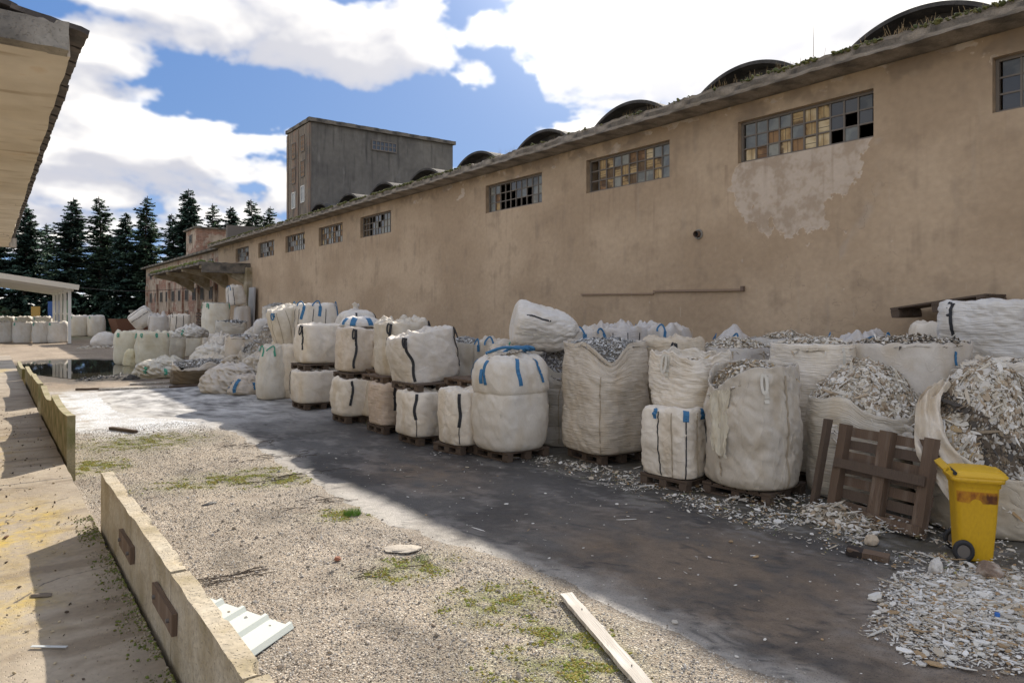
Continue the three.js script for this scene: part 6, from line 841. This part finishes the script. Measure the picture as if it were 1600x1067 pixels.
// ---------------------------------------------------------------- gravel, moss, grass
{
  const R = rng(71), L = [], peb = new THREE.IcosahedronGeometry(1, 0), pal = [[0.36, 0.32, 0.27], [0.30, 0.265, 0.215], [0.44, 0.415, 0.37], [0.23, 0.205, 0.175], [0.29, 0.235, 0.18], [0.31, 0.295, 0.275], [0.27, 0.24, 0.20], [0.52, 0.50, 0.46]];
  for (let i = 0; i < 260000 && L.length < 90000; i++) {
    const d = R(), z = -1.6 - 13 * d ** 1.5, x = 0.88 + R() * 3.0, e = roadEdge(z) - x; if (e < -0.35 || (e < 0.1 && R() < 0.75 - e)) continue; if (fbm(x * 1.4, z * 1.4, 6, 3) < -0.22 && R() < 0.7) continue;
    const s = 0.002 + 0.006 * R() ** 3 + (R() < 0.008 ? 0.004 + 0.011 * R() ** 2 : 0), c = pal[Math.floor(R() * pal.length)], f = 0.8 + 0.4 * R();
    L.push([M4(V(x, groundY(x, z) + s * 0.3, z), new THREE.Euler(R() * 6, R() * 6, R() * 6), V(s * (1 + 0.5 * R()), s * 0.7, s)), rgb(c[0] * f, c[1] * f, c[2] * f)]);
  }
  tag(copies('gravel', peb, std({ color: 0xffffff, roughness: 0.85 }), L), 'loose tan and grey gravel covering the yard', 'gravel');
  const Gs = [], Ms = [], blade = new THREE.BufferGeometry(); blade.setAttribute('position', new THREE.Float32BufferAttribute([-0.09, 0, 0, 0.09, 0, 0, 0.05, 0.6, 0.12, -0.05, 0.6, 0.12, 0, 1, 0.38], 3)); blade.setIndex([0, 1, 2, 0, 2, 3, 3, 2, 4]); blade.computeVertexNormals();
  for (const [mx, mz, r, q] of MOSS) {
    const n = Math.round(5200 * r * q / 0.12); for (let i = 0; i < n && i < 11000; i++) {
      const a = R() * 6.28, d = Math.sqrt(-Math.log(1 - R() * 0.93)) * 0.85, x = mx + Math.cos(a) * d * r, z = mz + Math.sin(a) * d * q; if (x > roadEdge(z) + 0.1 || x < 0.9 || fbm(x * 5, z * 5, 4, 4) < 0.02 + 0.1 * R()) continue;
      const k = R(), s = 0.003 + 0.006 * R() ** 2, y = groundY(x, z); if (k < 0.5) Ms.push([M4(V(x, y + s * 0.2, z), new THREE.Euler(R(), R() * 6, R()), V(s * 1.6, s * 0.7, s * 1.6)), rgb(0.15 + 0.10 * R(), 0.155 + 0.07 * R(), 0.035)]);
      else { const b = 0.007 + 0.014 * R(); Gs.push([M4(V(x, y, z), new THREE.Euler((R() - 0.5) * 0.7, R() * 6.28, (R() - 0.5) * 0.7), V(b * 0.35, b, b)), rgb(0.13 + 0.11 * R(), 0.18 + 0.08 * R(), 0.035)]); }
    }
  }
  for (const [gx, gz, rr, n, hh] of [[3.02, -6.82, 0.09, 500, 0.06], [2.95, -5.25, 0.08, 260, 0.03], [5.6, -17.35, 0.25, 900, 0.16], [6.1, -14.2, 0.2, 260, 0.06], [6.0, -12.0, 0.4, 300, 0.06], [0.74, -3.6, 0.0, 0, 0]]) for (let i = 0; i < n; i++) { const a = R() * 6.28, d = Math.sqrt(R()) * rr, b = hh * (0.5 + 0.7 * R()); Gs.push([M4(V(gx + Math.cos(a) * d, 0.004, gz + Math.sin(a) * d), new THREE.Euler((R() - 0.5) * 0.9, R() * 6.28, (R() - 0.5) * 0.9), V(b * 0.3, b, b)), rgb(0.07 + 0.07 * R(), 0.17 + 0.09 * R(), 0.025)]); }
  tag(copies('moss', new THREE.IcosahedronGeometry(1, 0), std({ color: 0xffffff, roughness: 1 }), Ms), 'yellow-green moss in patches on the gravel', 'moss');
  tag(copies('grass', blade, std({ color: 0xffffff, roughness: 0.8, side: THREE.DoubleSide }), Gs), 'short bright grass sprouting through the gravel', 'grass');
  // grit and moss in the gap under the near slabs
  const Q = []; for (let i = 0; i < 9000; i++) { const z = -2 - R() * 5.4, s = 0.002 + 0.006 * R() ** 3; if (R() > smooth(-0.35, 0.45, noise3(z * 2.3, 4, 2) + 0.6 * noise3(z * 9, 1, 2))) continue; Q.push([M4(V(0.748 - 0.16 * R() ** 4, 0.252 + s * 0.3, z), new THREE.Euler(R() * 6, R() * 6, 0), V(s * 1.3, s, s * 1.3)), R() < 0.6 ? rgb(0.10 + 0.04 * R(), 0.11 + 0.05 * R(), 0.03) : rgb(0.3, 0.25, 0.18)]); }
  tag(copies('platform_moss', peb, std({ color: 0xffffff, roughness: 1 }), Q), 'moss and grit along the foot of the near slabs', 'moss');
  // leaves, grit and crumbs on the platform
  const K = []; for (let i = 0; i < 2600; i++) { const x = -1.2 + R() * 1.9, z = -2.5 - R() * 14, s = 0.002 + 0.009 * R() ** 5; K.push([M4(V(x, 0.258, z), new THREE.Euler(R() * 6, R() * 6, 0), V(s * 1.6, s * 0.6, s)), R() < 0.5 ? rgb(0.40, 0.33, 0.22) : rgb(0.07, 0.05, 0.035)]); }
  tag(copies('platform_grit', peb, std({ color: 0xffffff, roughness: 0.95 }), K), 'crumbs and grit lying on the loading platform', 'grit');
}

// ---------------------------------------------------------------- small things lying about
function stone(name, label, cat, x, y, z, sx, sy, sz, seed, mat, ry = 0) {
  const g = new THREE.IcosahedronGeometry(1, 3), p = g.attributes.position; for (let i = 0; i < p.count; i++) { const v = V(p.getX(i), p.getY(i), p.getZ(i)), f = 1 + 0.30 * noise3(v.x * 1.3 + seed, v.y * 1.3, v.z * 1.3) + 0.08 * noise3(v.x * 5, v.y * 5 + seed, v.z * 5); p.setXYZ(i, v.x * f * sx, Math.max(-0.5, v.y * f) * sy, v.z * f * sz); }
  const q = g.index ? g.toNonIndexed() : g; q.computeVertexNormals(); const uv = q.attributes.uv, pp = q.attributes.position; for (let i = 0; i < uv.count; i++) uv.setXY(i, pp.getX(i) + pp.getY(i), pp.getZ(i)); const m = mesh(name, q, mat); m.position.set(x, y, z); m.rotation.y = ry; tag(m, label, cat); return m;
}
const paleStone = std({ color: rgb(0.55, 0.52, 0.47), roughness: 0.9, bumpMap: concBump, bumpScale: 0.01 }), brownStone = std({ map: concC([0.26, 0.19, 0.14], [0.12, 0.08, 0.055], [0.42, 0.36, 0.30], 21, 0.3), roughness: 0.9, bumpMap: concBump, bumpScale: 0.01 });
stone('rock', 'angular white rock on the ground in front of the bin wheel', 'rock', 6.12, 0.035, -2.50, 0.06, 0.07, 0.055, 3, paleStone);
stone('rock', 'brown and grey broken rock at the foot of the bin', 'rock', 6.38, 0.03, -2.22, 0.11, 0.08, 0.09, 7, brownStone, 0.4);
stone('rock', 'tan stone lying below the leaning pallet', 'rock', 6.38, 0.04, -3.14, 0.065, 0.06, 0.06, 9, std({ color: rgb(0.46, 0.38, 0.28), roughness: 0.9 }));
{ const t = thing('wood_chunk', 'short charred brown block of wood on the lane', 'wood', [6.0, 0.04, -2.98], 0.5); t.rotation.set(0.05, 0.35, 0.12); mesh('block', roughBox(0.09, 0.05, 0.32, 3, 0.006, 0.04), palletMats[0], t); mesh('charred_end', roughBox(0.094, 0.053, 0.12, 5, 0.006, 0.04).translate(0, 0, -0.105), std({ color: rgb(0.03, 0.022, 0.018), roughness: 0.9 }), t); }
tag(mesh('bottle_cap', new THREE.CylinderGeometry(0.016, 0.017, 0.022, 14).translate(5.5, 0.045, -1.86), std({ color: rgb(0.03, 0.14, 0.45), roughness: 0.4 })), 'small blue bottle cap in the chip spill', 'cap');
stone('flat_stone', 'flat pale slab of stone lying on the gravel', 'stone', 2.92, 0.02, -5.53, 0.17, 0.016, 0.10, 14, std({ color: rgb(0.40, 0.36, 0.30), roughness: 0.95, bumpMap: concBump, bumpScale: 0.01 }), -0.55);
stone('rubber_scrap', 'flat black scrap on the gravel', 'scrap', 1.92, 0.02, -8.05, 0.085, 0.02, 0.03, 5, rubberMat, 0.4);
stone('brick_fragment', 'small reddish brick fragment on the gravel', 'brick', 2.35, 0.03, -5.6, 0.03, 0.022, 0.022, 6, std({ color: rgb(0.30, 0.13, 0.08), roughness: 0.9 }));
{ const t = thing('grey_plank', 'long weathered grey plank lying across the lane edge', 'plank', [3.02, 0.035, -2.95], 0); t.rotation.set(0, Math.atan2(3.43 - 3.0, -3.85 + 2.75) + Math.PI, 0); mesh('board', roughBox(0.095, 0.028, 2.0, 4, 0.004, 0.06), greyWoodMat, t); for (const z of [-0.7, 0.1, 0.6]) mesh('nail', new THREE.CylinderGeometry(0.004, 0.004, 0.012, 6).translate(0.01, 0.017, z), darkSteel, t); }
{ // trapezoid metal sheet lying behind the slab
  const t = thing('metal_sheet', 'pale grey-green ribbed metal sheet lying behind the near slabs', 'sheet', [1.61, 0.03, -4.55]);
  const u = V(-0.33, 0, 0.23).normalize(), v = V(-0.33, 0, -0.85).normalize(), L = 0.78, prof = []; let s = 0; for (let k = 0; k < 4; k++) { prof.push([s, 0.0], [s + 0.022, 0.03], [s + 0.05, 0.03], [s + 0.072, 0.004], [s + 0.235, 0.004]); s += 0.24; } prof.push([s, 0]);
  const P = [], I = []; prof.forEach(([a, y], i) => { for (const [b, dy] of [[0, 0], [L, 0], [0, -0.004], [L, -0.004]]) { const q = v.clone().multiplyScalar(a).addScaledVector(u, b); P.push(q.x, y + dy, q.z); } if (i) { const k = i * 4, j = k - 4; I.push(j, k, j + 1, j + 1, k, k + 1, j + 2, j + 3, k + 2, j + 3, k + 3, k + 2, j, j + 2, k, k, j + 2, k + 2, j + 1, k + 1, j + 3, k + 1, k + 3, j + 3); } });
  const g = new THREE.BufferGeometry(); g.setAttribute('position', new THREE.Float32BufferAttribute(P, 3)); g.setIndex(I); const q = g.toNonIndexed(); q.computeVertexNormals(); mesh('sheet', q, std({ color: rgb(0.50, 0.54, 0.50), roughness: 0.45, side: THREE.DoubleSide }), t);
}
{ // dead twigs
  for (const [x, z, n, r, l] of [[3.3, -11.3, 26, 0.55, 'brushy line of dead twigs on the lane edge, farthest'], [3.25, -10.1, 34, 0.6, 'dark dead branches straddling the lane edge'], [3.1, -8.8, 26, 0.5, 'thin dead branches on the gravel near the lane'], [2.8, -7.45, 22, 0.4, 'curved dead twigs beside the grass tuft'], [1.42, -5.75, 60, 0.28, 'small tangle of dry twigs behind the near slabs'], [2.65, -5.2, 20, 0.35, 'faint dead grass stalks by the flat stone']]) {
    const R = rng(Math.round(x * 100 - z * 10)), g = []; for (let i = 0; i < n; i++) { const a = R() * 6.28, px = x + (R() - 0.5) * r * 2, pz = z + (R() - 0.5) * r * 0.7, len = 0.10 + 0.38 * R() * r, dx = Math.cos(a) * len + 0.2 * (R() - 0.3), dz = Math.sin(a) * len * 0.5, h = 0.012 + 0.02 * R(); g.push(tube([V(px, 0.015, pz), V(px + dx * 0.35, h, pz + dz * 0.5), V(px + dx * 0.7, h * 0.8, pz + dz * 0.6), V(px + dx, 0.012, pz + dz)], 0.0018 + 0.002 * R(), 4, 7)); }
    tag(mesh('twig_pile', g, std({ color: rgb(0.06, 0.045, 0.035), roughness: 0.95 })), l, 'twigs');
  }
  for (const [x, z, ry, L, w, l, m] of [[1.9, -13.95, 0.42, 0.75, 0.06, 'short dark lath on the gravel near the moss', 0], [4.0, -22.6, 1.5, 1.5, 0.14, 'long weathered beam in front of the sludge bank', 1], [3.2, -21.4, 1.35, 1.7, 0.10, 'thin grey batten among the scrap timber', 1], [4.6, -21.2, 1.7, 1.2, 0.10, 'broken board beside the collapsed brown bag', 0], [2.3, -21.8, 1.2, 0.9, 0.08, 'splintered lath left of the scrap timber', 0], [0.25, -7.9, 0.2, 0.0, 0, '', 0]]) { if (!L) continue; const t = thing('timber', l, 'timber', [x, 0.035, z], ry, 'scrap timber'); mesh('board', roughBox(w, 0.05, L, x * 3, 0.008, 0.1), m ? greyWoodMat : palletMats[1], t); }
  for (const [x, z, s, l, c] of [[0.12, -7.1, 0.035, 'curled brown leaf on the yellow-stained platform', [0.09, 0.04, 0.02]], [0.05, -9.0, 0.07, 'dark leaf litter on the shaded platform', [0.03, 0.02, 0.015]], [-0.05, -10.3, 0.06, 'second dark leaf clump near the shaded slab', [0.03, 0.02, 0.015]], [0.28, -5.5, 0.07, 'crumbled concrete bits on the shaded platform', [0.16, 0.13, 0.1]]]) stone('leaf_litter', l, 'litter', x, 0.258, z, s, s * 0.18, s * 0.45, s * 90, std({ color: rgb(...c), roughness: 0.95 }), x * 9);
  tag(mesh('metal_strip', box(0.018, 0.004, 0.20, 0.27, 0.262, -4.62, 0, 0.9), std({ color: rgb(0.45, 0.48, 0.48), roughness: 0.4 })), 'thin grey metal strip on the loading platform', 'strip');
}
renderer.render(scene, camera);
